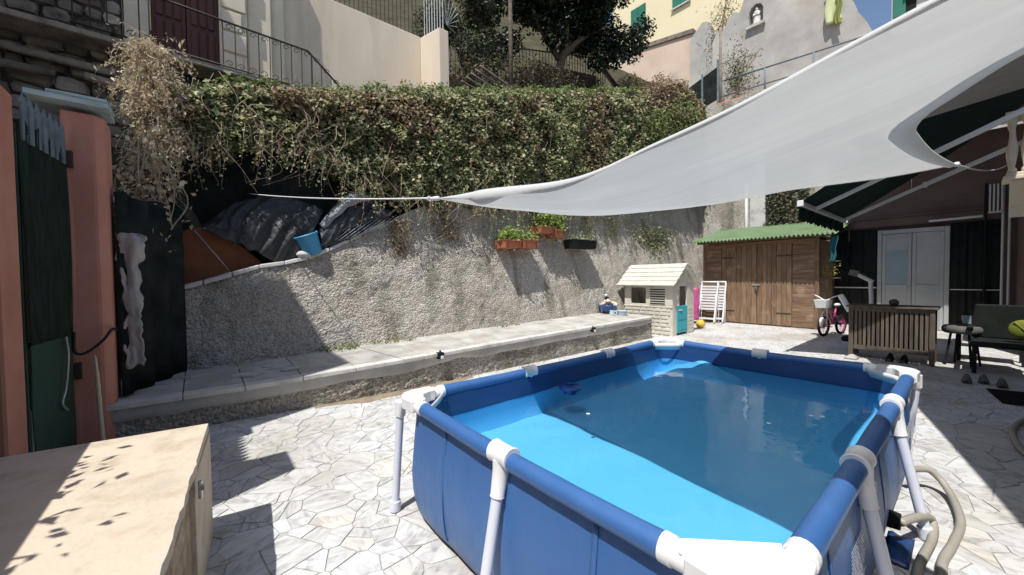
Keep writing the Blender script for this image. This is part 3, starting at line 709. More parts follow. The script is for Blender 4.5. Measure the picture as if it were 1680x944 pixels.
# welded seams and drape creases of the liner
for (ax_, pos) in (('x',.47),('x',1.42),('y',.52),('y',1.5),('y',2.5)):
    mb = MB(); zz = np.linspace(.05,.66,16); rws = []
    for z in zz:
        o_ = float(np.interp(z, [p[0] for p in prof], [p[1] for p in prof]))+.003
        rws.append([(pos+d,-o_,z) if ax_ == 'x' else (PW+o_,pos+d,z) for d in (-.011,.011)])
    mb.grid(rws); mb.build('weld_seam', M['liner'], pool, smooth=True, solid=.003)
# dark skirt under the liner and drain valve
mb = MB(); mb.grid([wallring(.014,-.06), wallring(.03,-.03)]); mb.build('ground_skirt', M['black'], pool)
mb = MB(); mb.tube([(PW+.0,1.75,.17),(PW+.06,1.75,.17)], [.045,.04], 16); mb.build('hose_outlet', M['black'], pool, smooth=40)

wr = wallring(.545, -.036)[:-1]; rows = []
for k in range(9):
    t = k/8; rows.append([(PW/2+(p[0]-PW/2)*(1-t), PL_/2+(p[1]-PL_/2)*(1-t), .545) for p in wr+[wr[0]]])
mb = MB(); mb.grid(rows)
a_, b_, c_ = [Vector(mb.v[i]) for i in mb.f[0][:3]]
if (b_-a_).cross(c_-a_).z < 0: mb.f = [tuple(reversed(f)) for f in mb.f]
wtr = struct(mb.build('water', M['water'], smooth=True, recalc=False), 'still clear pool water reflecting the wall')
fl = thing('chlorine_float', 'dark blue round chlorine float on the pool water', 'float', (.19,1.26,.52))
MB().lathe((.19,1.26,.52), [(.0,0),(.05,0),(.055,.03),(.085,.035),(.088,.05),(.075,.062),(.04,.068),(0,.07)], 24).build('float_body', M['floatblue'], fl, smooth=40)
MB().lathe((.19,1.26,.588), [(.03,0),(.032,.012),(.0,.016)], 16).build('float_cap', M['floatblue'], fl, smooth=40)
# hoses
def hose(name, lab, pts, r=.019, group='beige pool hoses'):
    P = resample(cat_rom(pts, 16), 180); mb = MB(); rr = [r*(1+.055*math.cos(i*math.pi)) for i in range(len(P))]
    mb.tube(P, rr, 14); return tag(mb.build(name, M['hose'], smooth=True), lab, 'hose', group)
hose('pool_hose', 'beige corrugated hose bending down beside the pool leg', [(1.96,1.75,.17),(2.01,1.92,.15),(2.05,2.06,.10),(2.06,1.95,.05),(2.03,1.6,.04),(2.06,1.2,.04),(2.2,.9,.04),(2.45,.75,.04)])
hose('pool_hose', 'beige hose looping outward on the sunlit paving right of the pool', [(1.93,2.55,.16),(2.02,2.68,.14),(2.10,2.62,.06),(2.15,2.3,.04),(2.13,2.0,.04),(2.10,1.7,.04),(2.16,1.35,.04),(2.35,1.1,.04)])
hose('pool_hose', 'beige hose coil curving in the shade at the right edge', [(2.62,5.2,.04),(2.50,4.95,.04),(2.42,4.5,.04),(2.43,4.0,.04),(2.52,3.7,.04),(2.75,3.5,.04)])
flp = MB(); rws = []
for i in range(10):
    rws.append([(1.90+.10*j/6, 1.62+.30*i/9, .018+.03*math.sin(j/6*3)*math.sin(i/9*3.1)+.01*noise.noise(Vector((i*.6,j*.6,0)))) for j in range(7)])
flp.grid(rws); tag(flp.build('ground_cloth', M['navy'], smooth=True, solid=.004), 'dark blue corner of ground sheet poking out below the pool', 'ground sheet')

for k, (xx, yy, lab) in enumerate(((1.55,1.95,'white petal floating on the pool nearest the long right rail'),(1.42,1.62,'white petal floating on the pool right of the middle'),(.62,.95,'pale petal floating on the sunlit part of the pool'),(1.60,1.98,'tiny pale petal beside the right rail of the pool'))):
    q = MB(); q.lathe((xx,yy,.547), [(0,0),(.010,.002),(.014,.005),(.009,.004),(0,.002)], 9, cap=False); tag(q.build('floating_petal', M['white'], smooth=True), lab, 'petal', 'petals on the water')
# ================================================================== shade sails
P1 = Vector((-.52,.505,2.057)); P2 = Vector((2.09,3.505,2.243)); P3 = Vector((3.6,-.02,2.22))
E1 = resample(cat_rom([P1,(.034,.455,1.983),(.476,.414,1.928),(1.024,.361,1.863),(1.478,.283,1.884),(1.728,.238,1.901),(1.942,.193,1.928),(2.115,.156,1.949),(2.7,.08,2.04),P3], 8), 81)
E2 = resample(cat_rom([P1,(-.38,.89,2.02),(-.136,1.227,1.995),(.43,1.862,1.979),(.931,2.38,2.023),(1.26,2.694,2.093),(1.729,3.161,2.164),P2], 8), 81)
E3 = resample(cat_rom([P3,(3.0,.36,2.13),(2.55,.66,2.09),(2.29,.85,2.06),(2.15,1.01,2.03),(2.06,1.16,2.02),(2.02,1.32,2.02),(2.015,1.55,2.04),(2.03,2.02,2.07),(2.06,2.64,2.13),P2], 8), 61)
NU, NV = 80, 60
def sail_pt(iu, iv):
    u = iu/NU; v = iv/NV
    p = E1[iu].lerp(E2[iu], v) + (E3[iv]-P3.lerp(P2, v))*(u**1.6)
    sag = -.05*math.sin(math.pi*v)*math.sin(math.pi*min(1,u*1.05))
    rip = .006*math.sin(26*v+3*u)*u*(1-u)
    return p + Vector((0,0,sag+rip))
grid_ = [[sail_pt(i, j) for j in range(NV+1)] for i in range(NU+1)]
sail = thing('shade_sail', 'large pale grey shade sail stretched low over the pool', 'shade sail', (1.5,1.2,1.9))
mb = MB(); mb.grid(grid_); mb.build('sail_cloth', M['sail'], sail, smooth=True, recalc=False)
# hems: wide doubled band along the curved end, flopping band along the near edge, narrow band on the far edge
def hem(edge, inner, w, name, dz=-.004, n=5, flop=0):
    rws = []
    for e, i_ in zip(edge, inner):
        d = (i_-e); d = d.normalized() if d.length > 1e-6 else Vector((0,0,0))
        rws.append([e + d*(w*k/n) + Vector((0,0,dz - flop*math.sin(math.pi*.5*(1-abs(2*k/n-1))))) for k in range(n+1)])
    q = MB(); q.grid(rws); return q.build(name, M['hem'], sail, smooth=True)
hem([grid_[NU][j] for j in range(NV+1)], [grid_[NU-14][j] for j in range(NV+1)], .085, 'end_hem', flop=.012)
hem([grid_[i][NV] for i in range(NU+1)], [grid_[i][NV-12] for i in range(NU+1)], .035, 'far_hem')
rws = []
for i in range(NU+1):
    e = grid_[i][0]; k = 1.25*min(1, (i/14)**1.2) if i < 18 else max(.30, 1.25-(i-18)*.06); out = Vector((.0,-1,0)); wav = 1+.25*math.sin(i*.5)+.2*noise.noise(Vector((i*.23,0,0)))
    rws.append([e+Vector((0,0,-.002)), e+out*.016*k*wav+Vector((0,0,.012*k)), e+out*.034*k*wav+Vector((0,0,-.004)), e+out*.042*k*wav+Vector((0,0,-.030*k*wav)), e+out*.030*k+Vector((0,0,-.048*k*wav))])
q = MB(); q.grid(rws); q.build('near_hem', M['hem'], sail, smooth=True)
for p, d in ((P1,(-1,-.3,.1)),(P2,(.1,1,.15)),(P3,(1,0,.1))):
    d = Vector(d).normalized(); q = MB(); q.tube([p-d*.03, p+d*.02, p+d*.055], [.018,.016,.010], 10)
    ring = [p+d*.07+Vector((0,math.cos(a),math.sin(a)))*.018 for a in np.linspace(0,6.283,13)]; q.tube(ring, .004, 6); q.build('corner_ring', M['white'], sail, smooth=True)
def rope(a, b, lab, sag=.05, r=.006):
    a = Vector(a); b = Vector(b); pts = [a.lerp(b,t)+Vector((0,0,-sag*4*t*(1-t))) for t in np.linspace(0,1,24)]
    q = MB(); q.tube(pts, r, 6); return tag(q.build('sail_rope', M['white'], smooth=True), lab, 'rope', 'ropes holding the sail')
rope(P1+Vector((-.05,-.01,.01)), (-4.1,-.39,2.61), 'thin white rope from the left sail corner to the ivy', .03, .007)
rope(P2+Vector((.0,.07,.01)), (2.50,8.95,3.10), 'thin white rope from the right sail corner to the balcony', .06)
rope(P3+Vector((.07,0,0)), (4.2,-.1,2.3), 'short white rope from the near sail corner to the house wall', .0)
# second sail in the shade further right
q = MB(); A = Vector((1.70,6.0,3.31)); B_ = Vector((2.96,1.04,3.1)); Cc = Vector((4.19,1.0,3.55)); D_ = Vector((4.19,6.25,3.62)); rws = []
for i in range(25):
    u = i/24; a = A.lerp(D_,u) + Vector((0,-.10*math.sin(math.pi*u),.0)); b = B_.lerp(Cc,u)
    rws.append([a.lerp(b,j/24) + Vector((0,0,-.10*math.sin(math.pi*j/24)*math.sin(math.pi*u))) + Vector((.05*math.sin(math.pi*j/24)*(1-u),0,0)) for j in range(25)])
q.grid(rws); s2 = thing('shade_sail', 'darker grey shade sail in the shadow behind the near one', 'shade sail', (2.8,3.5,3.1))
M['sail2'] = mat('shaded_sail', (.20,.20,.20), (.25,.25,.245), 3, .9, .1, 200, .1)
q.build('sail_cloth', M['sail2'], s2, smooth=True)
q = MB(); q.tube([A+Vector((.03,-.03,0)), A, A+Vector((-.04,.04,.0))], [.014,.012,.008], 8); q.build('corner_ring', M['white'], s2)
rope(A+Vector((-.04,.04,0)), (1.2,12.78,3.5), 'thin white rope from the shaded sail to the back house', .04, .004)
# ================================================================== gate, pillars and the wall beside the camera
pa = thing('gate_pillar', 'salmon pink gate pillar at the end of the ledge under a pale blue plank', 'pillar', (-2.72,-1.68,0), 'pink gate pillars')
q = MB(); q.prism([(-2.60,-1.80),(-2.60,-1.60),(-2.66,-1.55),(-2.98,-1.55),(-2.98,-1.80)], lambda x,y: (x,y,0), lambda x,y: (x,y,2.86)); q.build('shaft', M['pink'], pa, bevel=.02)
bx(-2.61,-2.57,-1.77,-1.73,2.38,2.52).build('hinge', M['iron'], pa, bevel=.006)
bx(-2.61,-2.57,-1.77,-1.73,.62,.76).build('hinge', M['iron'], pa, bevel=.006)
q = MB(); q.obox((-2.72,-1.74,2.925),(.42,.46,.045),.03); q.obox((-2.70,-1.68,2.965),(.36,.34,.03),-.02)
tag(q.build('weathered_plank', M['bluewood'], bevel=.006), 'peeling pale blue plank lying on the pink gate pillar', 'plank')
gt = thing('garden_gate', 'narrow dark green gate with pale spear points between the pink pillars', 'gate', (-2.25,-1.85,0))
gA = Vector((-2.59,-1.80,0)); gB = Vector((-1.90,-1.886,0)); gd = (gB-gA).normalized(); gn = Vector((-gd.y, gd.x, 0)); gn = gn if gn.y > 0 else -gn
def gp(t, z, o=0): return gA + gd*t + gn*o + Vector((0,0,z))
GL = (gB-gA).length
q = MB()
for a, b in ((gp(.02,.06),gp(.02,2.45)),(gp(GL-.02,.06),gp(GL-.02,2.45)),(gp(.02,1.0),gp(GL-.02,1.0)),(gp(.02,2.42),gp(GL-.02,2.42)),(gp(.02,.08),gp(GL-.02,.08))): q.bar(a, b, .035, .035)
q.build('gate_frame', M['gategreen'], gt, bevel=.004)
q = MB(); q.grid([[gp(.03+(GL-.06)*i/10, .08+.92*j/8, .028+.003*math.sin(i*1.3+j)) for i in range(11)] for j in range(9)]); q.build('lower_panel', M['gategreen'], gt, solid=.006)
q = MB(); q.grid([[gp(.01+(GL-.02)*i/24, 1.0+(1.50+.05*math.sin(i*.9))*j/10, .030+.012*math.sin(i*1.1+.3*j)) for i in range(25)] for j in range(11)]); q.build('shade_cloth', M['gatenet'], gt, smooth=True, solid=.004)
for k in range(7):
    t = .06 + (GL-.12)*k/6; c = gp(t, 0); q = MB(); w_ = .036
    q.bar(gp(t,2.40,.035), gp(t,2.66,.035), .012, .06, gd)
    a = gp(t,2.66,.035); s_ = gd*.03; o_ = gn*.008
    q.add([a-s_-o_, a+s_-o_, a+s_+o_, a-s_+o_, a+Vector((0,0,.075))], [(0,1,4),(1,2,4),(2,3,4),(3,0,4),(3,2,1,0)])
    q.build('spear_point', M['spike'], gt)
q = MB(); q.tube(cat_rom([gp(.18,1.0,.045),gp(.20,.85,.06),gp(.26,.62,.06),gp(.30,.50,.05),gp(.22,.42,.05)], 8), .008, 6); q.build('hanging_wire', M['chrome'], gt)
q = MB(); q.tube(cat_rom([gp(.05,1.02,.05),(-2.55,-1.76,.86),(-2.55,-1.70,.84),(-2.55,-1.60,.93),(-2.58,-1.545,1.02),(-2.7,-1.53,1.0)], 8), .011, 8)
tag(q.build('black_cable', M['cable'], smooth=True), 'black cable sagging across the pink gate pillar', 'cable')
pb = thing('gate_pillar', 'salmon pink gate pillar at the left edge of the picture', 'pillar', (-1.74,-1.95,0), 'pink gate pillars')
bx(-1.89,-1.56,-2.15,-1.87,0,2.68).build('shaft', M['pink'], pb, bevel=.02)
bx(-1.93,-1.52,-2.19,-1.845,0,.16).build('plinth', M['concrete'], pb, bevel=.02)
# street fence and wall continuing towards the camera's side (its shadow lies on the paving)
fe = thing('street_fence', 'dark green sheet fence with spear points beside the left pillar', 'fence', (-1.1,-1.95,0))
bx(-1.56,-.89,-1.96,-1.93,0,2.52).build('sheet', M['gategreen'], fe)
for k in range(9):
    x = -1.52 + k*.07; q = MB(); q.box(x-.026,x+.026,-1.925,-1.91,2.30,2.53); q.add([(x-.026,-1.925,2.53),(x+.026,-1.925,2.53),(x+.026,-1.91,2.53),(x-.026,-1.91,2.53),(x,-1.917,2.63)],[(0,1,4),(1,2,4),(2,3,4),(3,0,4)])
    q.build('spear_point', M['spike'], fe)
pc = thing('gate_pillar', 'salmon pink gate pillar beyond the left edge of the picture', 'pillar', (-.45,-1.95,0), 'pink gate pillars')
bx(-.88,-.48,-2.12,-1.85,0,3.0).build('shaft', M['pink'], pc, bevel=.02)
lw = thing('garden_wall', 'pink rendered garden wall beside the beige stone block', 'wall', (2,-2.0,0))
bx(-.48,4.3,-2.12,-1.90,0,1.60).build('wall_body', M['pink'], lw, bevel=.015)
bx(-.48,4.3,-2.16,-1.87,1.602,1.65).build('coping', M['concrete'], lw, bevel=.01)
# unseen house across the lane, its blocks shaped to shade gate corner and stone house
nh = thing('neighbour_house', 'unseen tall plastered house across the lane, shaped to shade the gate corner', 'house', (-5,-5,0))
bx(-11,-4.25,-9,-3.0,0,10.8).build('wall', M['beige'], nh)
bx(-4.248,-2.60,-8,-3.0,0,6.3).build('lower_wing', M['beige'], nh)
bx(-2.598,-1.30,-8,-3.0,0,7.6).build('shade_tower', M['beige'], nh)  # block added to throw shade on a strip of the retaining wall
q = MB(); q.add([(-11.3,-9.3,10.8),(-4.2,-9.3,10.8),(-4.2,-2.9,10.8),(-11.3,-2.9,10.8),(-11.3,-6,12.4),(-4.2,-6,12.4)], [(0,1,5,4),(2,3,4,5),(0,4,3),(1,2,5),(3,2,1,0)]); q.build('roof', M['terracotta'], nh)
for (xx, zz) in ((-3.2,2.0),(-5.6,5.6),(-7.4,5.6)):
    wd = bx(xx-.45,xx+.45,-2.998,-2.96,zz,zz+1.5).build('window', M['black'], nh)
    for sx in (-1,1):
        s_ = bx(xx+sx*.23-.21,xx+sx*.23+.21,-2.958,-2.92,zz+.02,zz+1.48).build('shutter', M['shutter'], nh); s_.parent = wd
vn = thing('wall_creeper', 'leafy creeper on top of the pink garden wall', 'creeper', (1,-2.0,1.65))
P = []; Nn = []; Sz = []
for k in range(300):
    x = random.uniform(-.2,2.6); P.append((x, -1.98+random.gauss(0,.10), 1.66+abs(random.gauss(0,.13)))); Nn.append((random.gauss(0,.6),random.gauss(-.3,.6),random.gauss(.8,.4))); Sz.append(random.uniform(.035,.07))
leaf_mesh('leaves', P, Nn, Sz, M['ivy'], vn)
q = MB()
for k in range(8):
    x = random.uniform(0,2.4); q.tube(cat_rom([(x,-1.95,1.6),(x+.1,-1.93,1.72),(x+random.uniform(-.2,.3),-1.95,1.9)],4), .006, 5)
q.build('stems', M['stem'], vn)
# cane leaning on the pillar, rags, dark netting
q = MB(); q.tube(cat_rom([(-2.42,-1.60,.05),(-2.44,-1.615,.35),(-2.46,-1.625,.62),(-2.50,-1.64,.82)],5), [.016]*8+[.014]*4+[.010]*3+[.003], 8)
tag(q.build('dry_cane', M['cane'], smooth=True), 'pale dry cane leaning against the pink gate pillar', 'cane')
q = MB(); rws = []
for k in range(46):
    t = k/45; z = 1.88-1.24*t; wv = .05*fbm((t,0,0),6); w_ = .060+.035*fbm((t,3,0),9)+(.03 if .02<t<.22 else 0)
    rws.append([(-2.80+.045*fbm((j*.35,t*3.5,2),1.2)+wv*.5, -1.47+.035+wv*.6+w_*(j/8-.5)*2, z+.02*math.sin(j*.8)*math.sin(t*30)) for j in range(9)])
q.grid(rws); tag(q.build('hanging_rag', M['rag'], smooth=True, solid=.012), 'dirty pale rag hanging in folds beside the pink pillar', 'rag')
q = MB(); rws = []
for k in range(20):
    t = k/19; a = Vector((-2.78,-1.52,0)).lerp(Vector((-3.60,-1.10,0)), t)
    rws.append([(a.x+.02*math.sin(k*1.1), a.y+.02*math.sin(k*1.1), z+.02*math.sin(k*.7)*(1 if z>1 else 0)) for z in (.38,.7,1.0,1.4,1.8,2.25)])
q.grid(rws); tag(q.build('dark_screen', M['blacknet'], smooth=True, solid=.006), 'dark green cloth screen between the pink pillar and the pebbledash wall', 'screen')

# ================================================================== beige stone block in the near corner
bl = thing('stone_block', 'large beige travertine block in the near left corner', 'block', (.7,-1.4,0))
q = MB(); q.prism([(-.52,-.955),(1.9,-1.16),(1.9,-1.88),(-.66,-1.88)], lambda x,y: (x,y,0), lambda x,y: (x,y,.585)); q.build('rough_core', M['travrough'], bl, bevel=.01)
# broken-edged top slab
poly = [(-.545,-.93)]; n = 60
for k in range(1,n): 
    t = k/n; x = -.545+2.46*t; y = -.93-.225*t; poly.append((x+.0, y + (.010*fbm((x,0,0),9)+.006*fbm((x,2,0),30) if t > .22 else 0)))
poly += [(1.92,-1.15),(1.92,-1.885),(-.69,-1.885)]
q = MB(); q.prism(poly, lambda x,y: (x,y,.590), lambda x,y: (x,y,.632)); q.build('top_slab', M['travertine'], bl, bevel=.006)
q = MB(); q.prism([(-.535,-.925),(.07,-.985),(.065,-1.012),(-.54,-.958)], lambda x,y: (x,y,.0), lambda x,y: (x,y,.583)); q.build('side_slab', M['travertine'], bl, bevel=.004)
q = MB(); q.prism([(-.548,-.95),(-.552,-.99),(-.70,-1.88),(-.675,-1.88)], lambda x,y: (x,y,.0), lambda x,y: (x,y,.583)); q.build('end_slab', M['travertine'], bl, bevel=.004)
q = MB(); q.tube([(.078,-.975,.545),(.078,-.955,.545)], .014, 8); q.tube([(.078,-.968,.575),(.078,-.968,.50)], .008, 6); q.build('anchor_bolt', M['chrome'], bl)

# ================================================================== things stacked on the wall top: board, tarps, bucket, stone
q = MB(); prf = [(-1.13,1.34),(-1.14,2.03),(-.91,2.11),(-.55,1.93),(-.30,1.68),(-.30,1.65),(-.62,1.52)]
q.prism(prf, lambda y,z: (-3.975,y,z), lambda y,z: (-3.95,y,z)); tag(q.build('rusty_board', M['rust'], bevel=.004), 'rusty orange brown board standing on the wall top', 'board')
q = MB(); q.tube([(-3.94,-.98,2.06),(-3.94,-.62,1.52)], .008, 6); tag(q.build('pale_cord', M['rag'], smooth=True), 'pale frayed cord hanging down the rusty board', 'cord')
def tarp(name, lab, top, bot, mt, bulge, n=64, m_=34, sd=0, fold=.05):
    T_ = resample(cat_rom(top, 8), n); B2 = resample(cat_rom(bot, 8), n); rws = []
    for i in range(n):
        row = []
        for j in range(m_):
            v = j/(m_-1); p = T_[i].lerp(B2[i], v)
            wq = i*.10+v*2.0+.8*noise.noise(Vector((i*.05,v*1.5,sd))); p.x += bulge*math.sin(math.pi*v) + fold*1.2*(1-2*abs(noise.noise(Vector((wq+sd*3.1,.35*v,sd))))) + fold*.35*(1-2*abs(noise.noise(Vector((wq*3.0,v*1.6,sd+4)))))
            p.z += .03*fbm((i*.2, v*3+sd, 1), 1)
            row.append(p)
        rws.append(row)
    q = MB(); q.grid(rws); return tag(q.build(name, mt, smooth=True, solid=.006), lab, 'tarpaulin', 'tarpaulins on the wall top')
tarp('tarpaulin', 'dark grey crumpled tarpaulin sagging above the rusty board', [(-4.0,-.91,2.12),(-4.0,-.46,2.50),(-4.0,.03,2.59),(-4.0,.50,2.48)], [(-3.86,-.89,2.06),(-3.85,-.36,1.80),(-3.85,-.12,1.67),(-3.85,.14,1.73)], M['tarp'], .07, sd=2, fold=.035)
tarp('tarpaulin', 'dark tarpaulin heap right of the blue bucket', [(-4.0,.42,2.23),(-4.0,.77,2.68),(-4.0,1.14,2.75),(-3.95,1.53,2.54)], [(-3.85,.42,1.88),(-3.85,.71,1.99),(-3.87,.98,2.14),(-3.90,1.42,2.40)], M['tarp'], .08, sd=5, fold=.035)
tarp('tarpaulin', 'pale grey tarpaulin strip at the top of the heap', [(-3.93,.42,2.24),(-3.90,.66,2.55),(-3.90,.88,2.76),(-3.92,1.07,2.78)], [(-3.85,.46,2.16),(-3.82,.72,2.42),(-3.82,.94,2.59),(-3.84,1.14,2.66)], M['tarplight'], .05, 24, 10, sd=8, fold=.02)  # paler tarp colour for the top strip
for k in range(9):   # frayed cords at the foot of the heap
    y = .55+.09*k; q = MB(); q.tube(cat_rom([(-3.84,y+.35,2.30+.02*k),(-3.80,y+.15,2.14+.022*k),(-3.80,y-.04,1.98+.026*k),(-3.82,y-.15,1.92+.027*k)],5), .006, 5)
    tag(q.build('frayed_cord', M['tarplight'], smooth=True), 'pale frayed cord at the foot of the tarpaulin heap', 'cord', 'frayed cords by the bucket')
bu = thing('bucket', 'light blue plastic bucket tilted on the wall top among tarpaulins', 'bucket', (-3.84,.31,1.80))
ax = Vector((.10,-.40,1)).normalized(); rm = ax.to_track_quat('Z','Y').to_matrix()
def bl_(prof, name, mt, n=22):
    q = MB(); q.lathe((0,0,0), prof, n, cap=False); q.v = [tuple(Vector((-3.84,.33,1.80)) + rm @ Vector(v)) for v in q.v]; return q.build(name, mt, bu, smooth=40)
bl_([(.0,0),(.115,0),(.155,.29),(.147,.29),(.11,.012),(0,.012)], 'pail', M['bucket'])
bl_([(.153,.262),(.163,.264),(.165,.288),(.155,.296),(.147,.29)], 'rim', M['bucket'])
q = MB(); q.tube([Vector((-3.84,.33,1.80)) + rm @ Vector((.16*math.cos(a)*.2-.02, .163*math.cos(a), .28-.20*math.sin(a)*.3+.02)) for a in np.linspace(0,math.pi,16)], .004, 6); q.build('wire_handle', M['chrome'], bu)
q = MB(); q.ell((-3.80,.20,1.785), (.07,.10,.055), 14, 9, .04); tag(q.build('white_stone', M['stonew'], smooth=True), 'rounded white stone on the wall top beside the blue bucket', 'stone')
q = MB(); rws = [[(-4.30-.1*math.sin(k*.4), -1.55+.15*k, z) for z in (1.2,2.0,2.8,3.5)] for k in range(20)]; q.grid(rws)  # black sheet gives the gap under the ivy its shade
tag(q.build('dark_gap_net', M['blacknet'], smooth=True, solid=.01), 'black net sheet standing for the dark gap under the ivy behind the tarpaulins', 'netting')
# ================================================================== planters hanging on the wall
def planter(lab, y0, y1, z0, z1, x0, x1, mt, n, size, spread, lm, trail=0):
    t = thing('planter_box', lab, 'planter', ((x0+x1)/2,(y0+y1)/2,z0), 'planters on the pebbledash wall')
    q = MB(); k = .015
    q.add([(x0+k,y0+k,z0),(x1-k,y0+k,z0),(x1-k,y1-k,z0),(x0+k,y1-k,z0),(x0,y0,z1),(x1,y0,z1),(x1,y1,z1),(x0,y1,z1)], [(3,2,1,0),(0,1,5,4),(1,2,6,5),(2,3,7,6),(3,0,4,7)]); q.build('box', mt, t, solid=.008)
    q = MB()
    for a in ((x0-.008,x0+.012,y0-.008,y1+.008),(x1-.012,x1+.008,y0-.008,y1+.008),(x0+.013,x1-.013,y0-.008,y0+.012),(x0+.013,x1-.013,y1-.012,y1+.008)): q.box(*a, z1-.022, z1+.003)
    q.build('rim', mt, t, bevel=.003)
    bx(x0+.01,x1-.01,y0+.01,y1-.01,z1-.05,z1-.03).build('soil', M['soil'], t)
    for yy in (y0+.06, y1-.06):
        MB().tube([(x0-.12,yy,z1+.05),(x0-.02,yy,z1+.02),(x1+.004,yy,z1+.01),(x1+.006,yy,z0-.004),(x0-.1,yy,z0-.006)], .004, 5).build('bracket', M['iron'], t)
    P = []; Nn = []; Sz = []
    for k in range(n):
        u = random.random(); yy = y0+(y1-y0)*u+random.gauss(0,.03); h = abs(random.gauss(0,.5)); lump = .6+.6*abs(noise.noise(Vector((yy*6,z0,0))))
        P.append(((x0+x1)/2+random.gauss(.02,.08)+.05*h, yy+random.gauss(0,.05)*h, z1-.02+spread*h*lump - (trail*random.random()**2 if random.random()<.25 else 0)))
        Nn.append((random.gauss(.4,.6),random.gauss(-.3,.6),random.gauss(.8,.5))); Sz.append(random.uniform(*size))
    leaf_mesh('foliage', P, Nn, Sz, lm, t, .8)
    q = MB()
    for k in range(14):
        yy = random.uniform(y0+.03,y1-.03); q.tube([((x0+x1)/2,yy,z1-.03),((x0+x1)/2+random.uniform(-.06,.1),yy+random.uniform(-.08,.08),z1+spread*random.uniform(.4,1))], [.005,.003], 5)
    q.build('stems', M['geran'], t)
planter('terracotta planter of bright green leaves, leftmost on the wall', 3.58,3.99,2.00,2.16,-3.84,-3.50,M['terrpot'],700,(.03,.07),.36,M['geran'])
planter('short terracotta planter with sparse leaves, second from the left', 4.06,4.44,2.01,2.19,-3.84,-3.50,M['terrpot'],260,(.03,.06),.30,M['geran'])
planter('upper terracotta planter with a tall yellow green plant', 4.62,5.00,2.36,2.51,-3.92,-3.58,M['terrpot'],760,(.03,.075),.52,M['geran'],.25)
planter('terracotta planter with trailing yellowish leaves, next to the black one', 5.04,5.36,2.29,2.46,-3.92,-3.58,M['terrpot'],760,(.03,.07),.52,M['geran'],.25)
planter('black planter box with small dull plant, rightmost on the wall', 5.58,6.36,2.08,2.27,-3.84,-3.50,M['black'],160,(.025,.05),.24,M['ivy'])

# ================================================================== playhouse
ph = thing('playhouse', 'small cream plastic playhouse with turquoise half door', 'playhouse', (-2.9,8.0,0))
px0, px1, py0, py1, ze = -3.50, -2.22, 7.48, 8.55, 1.22
q = MB()   # front wall (towards the pool) with window opening
def fwall(mb, x0,x1,z0,z1): mb.box(x0,x1,py0,py0+.05,z0,z1)
fwall(q,px0,px1,0,.72); fwall(q,px0,px0+.18,.721,ze); fwall(q,px0+.60,px1,.721,ze); fwall(q,px0+.181,px0+.599,1.14,ze); fwall(q,px0+.181,px0+.599,.721,.74)
q.build('front_wall', M['dirtywhite'], ph, bevel=.008)
q = MB(); q.box(px0,px0+.05,py0+.051,py0+.12,0,ze); q.box(px0,px0+.05,py1-.08,py1,0,ze); q.box(px0,px0+.05,py0+.12,py1-.08,0,.5); q.build('left_wall', M['dirtywhite'], ph, bevel=.008)
q = MB(); q.box(px0+.05,px0+.12,py1-.05,py1,0,ze); q.box(px1-.35,px1-.05,py1-.05,py1,0,ze); q.box(px0+.12,px1-.35,py1-.05,py1,0,.5); q.build('rear_wall', M['dirtywhite'], ph, bevel=.008)
q = MB(); q.box(px1-.05,px1,py0+.051,py0+.20,0,ze); q.box(px1-.05,px1,py1-.36,py1,0,ze); q.box(px1-.05,px1,py0+.2,py1-.36,1.17,ze)
q.prism([(py0+.051,ze+.001),(py1,ze+.001),(py0+.535,1.66)], lambda y,z: (px1-.05,y,z), lambda y,z: (px1,y,z)); q.build('door_wall', M['dirtywhite'], ph, bevel=.008)
q = MB(); q.prism([(py0+.051,ze+.001),(py1,ze+.001),(py0+.535,1.66)], lambda y,z: (px0,y,z), lambda y,z: (px0+.05,y,z)); q.build('rear_gable', M['dirtywhite'], ph, bevel=.008)
bx(px1-.035,px1+.012,py0+.205,py1-.365,.06,.70).build('half_door', M['turq'], ph, bevel=.01)
q = MB(); q.tube([(px1+.02,py0+.27,.60),(px1+.03,py0+.34,.60),(px1+.02,py0+.41,.60)], .012, 8); q.build('door_handle', M['dirtywhite'], ph)
for k in range(2): bx(px1+.013,px1+.020,py0+.25,py1-.41,.14+.24*k,.32+.24*k).build('door_panel', M['turq'], ph, bevel=.004)
bx(px0+.70,px0+1.13,py0-.012,py0-.001,.72,1.15).build('shutter_frame', M['dirtywhite'], ph, bevel=.004)
for k in range(7):
    bx(px0+.725,px0+1.105,py0-.019,py0-.0125,.745+.056*k,.77+.056*k).build('louvre_gap', M['black'], ph)
for z in (.70,): bx(px0-.01,px1+.005,py0-.02,py0-.001,z-.035,z).build('sill_band', M['dirtywhite'], ph, bevel=.006)
for r_ in range(7):    # moulded stones on the lower wall
    z = .04+.09*r_; x = px0+.03+.06*(r_%2)
    while x < px1-.1:
        l = random.uniform(.13,.24); x2 = min(x+l, px1-.03)
        bx(x,x2-.024,py0-.020,py0-.0005,z,z+.064).build('moulded_stone', M['dirtywhite'], ph, bevel=.008); x += l
for r_ in range(7):
    z = .04+.09*r_
    bx(px1+.0005,px1+.010,py1-.33,py1-.04,z,z+.072).build('moulded_stone', M['dirtywhite'], ph, bevel=.008)
ry = (py0+py1)/2+.0; rz = 1.72
rf = MB(); 
rf.prism([(py0-.13,ze-.02),(ry,rz-.03),(py1+.13,ze-.02),(py1+.13,ze-.045),(ry,rz-.06),(py0-.13,ze-.045)], lambda y,z: (px0-.13,y,z), lambda y,z: (px1+.10,y,z))
roof = rf.build('roof', M['dirtywhite'], ph)
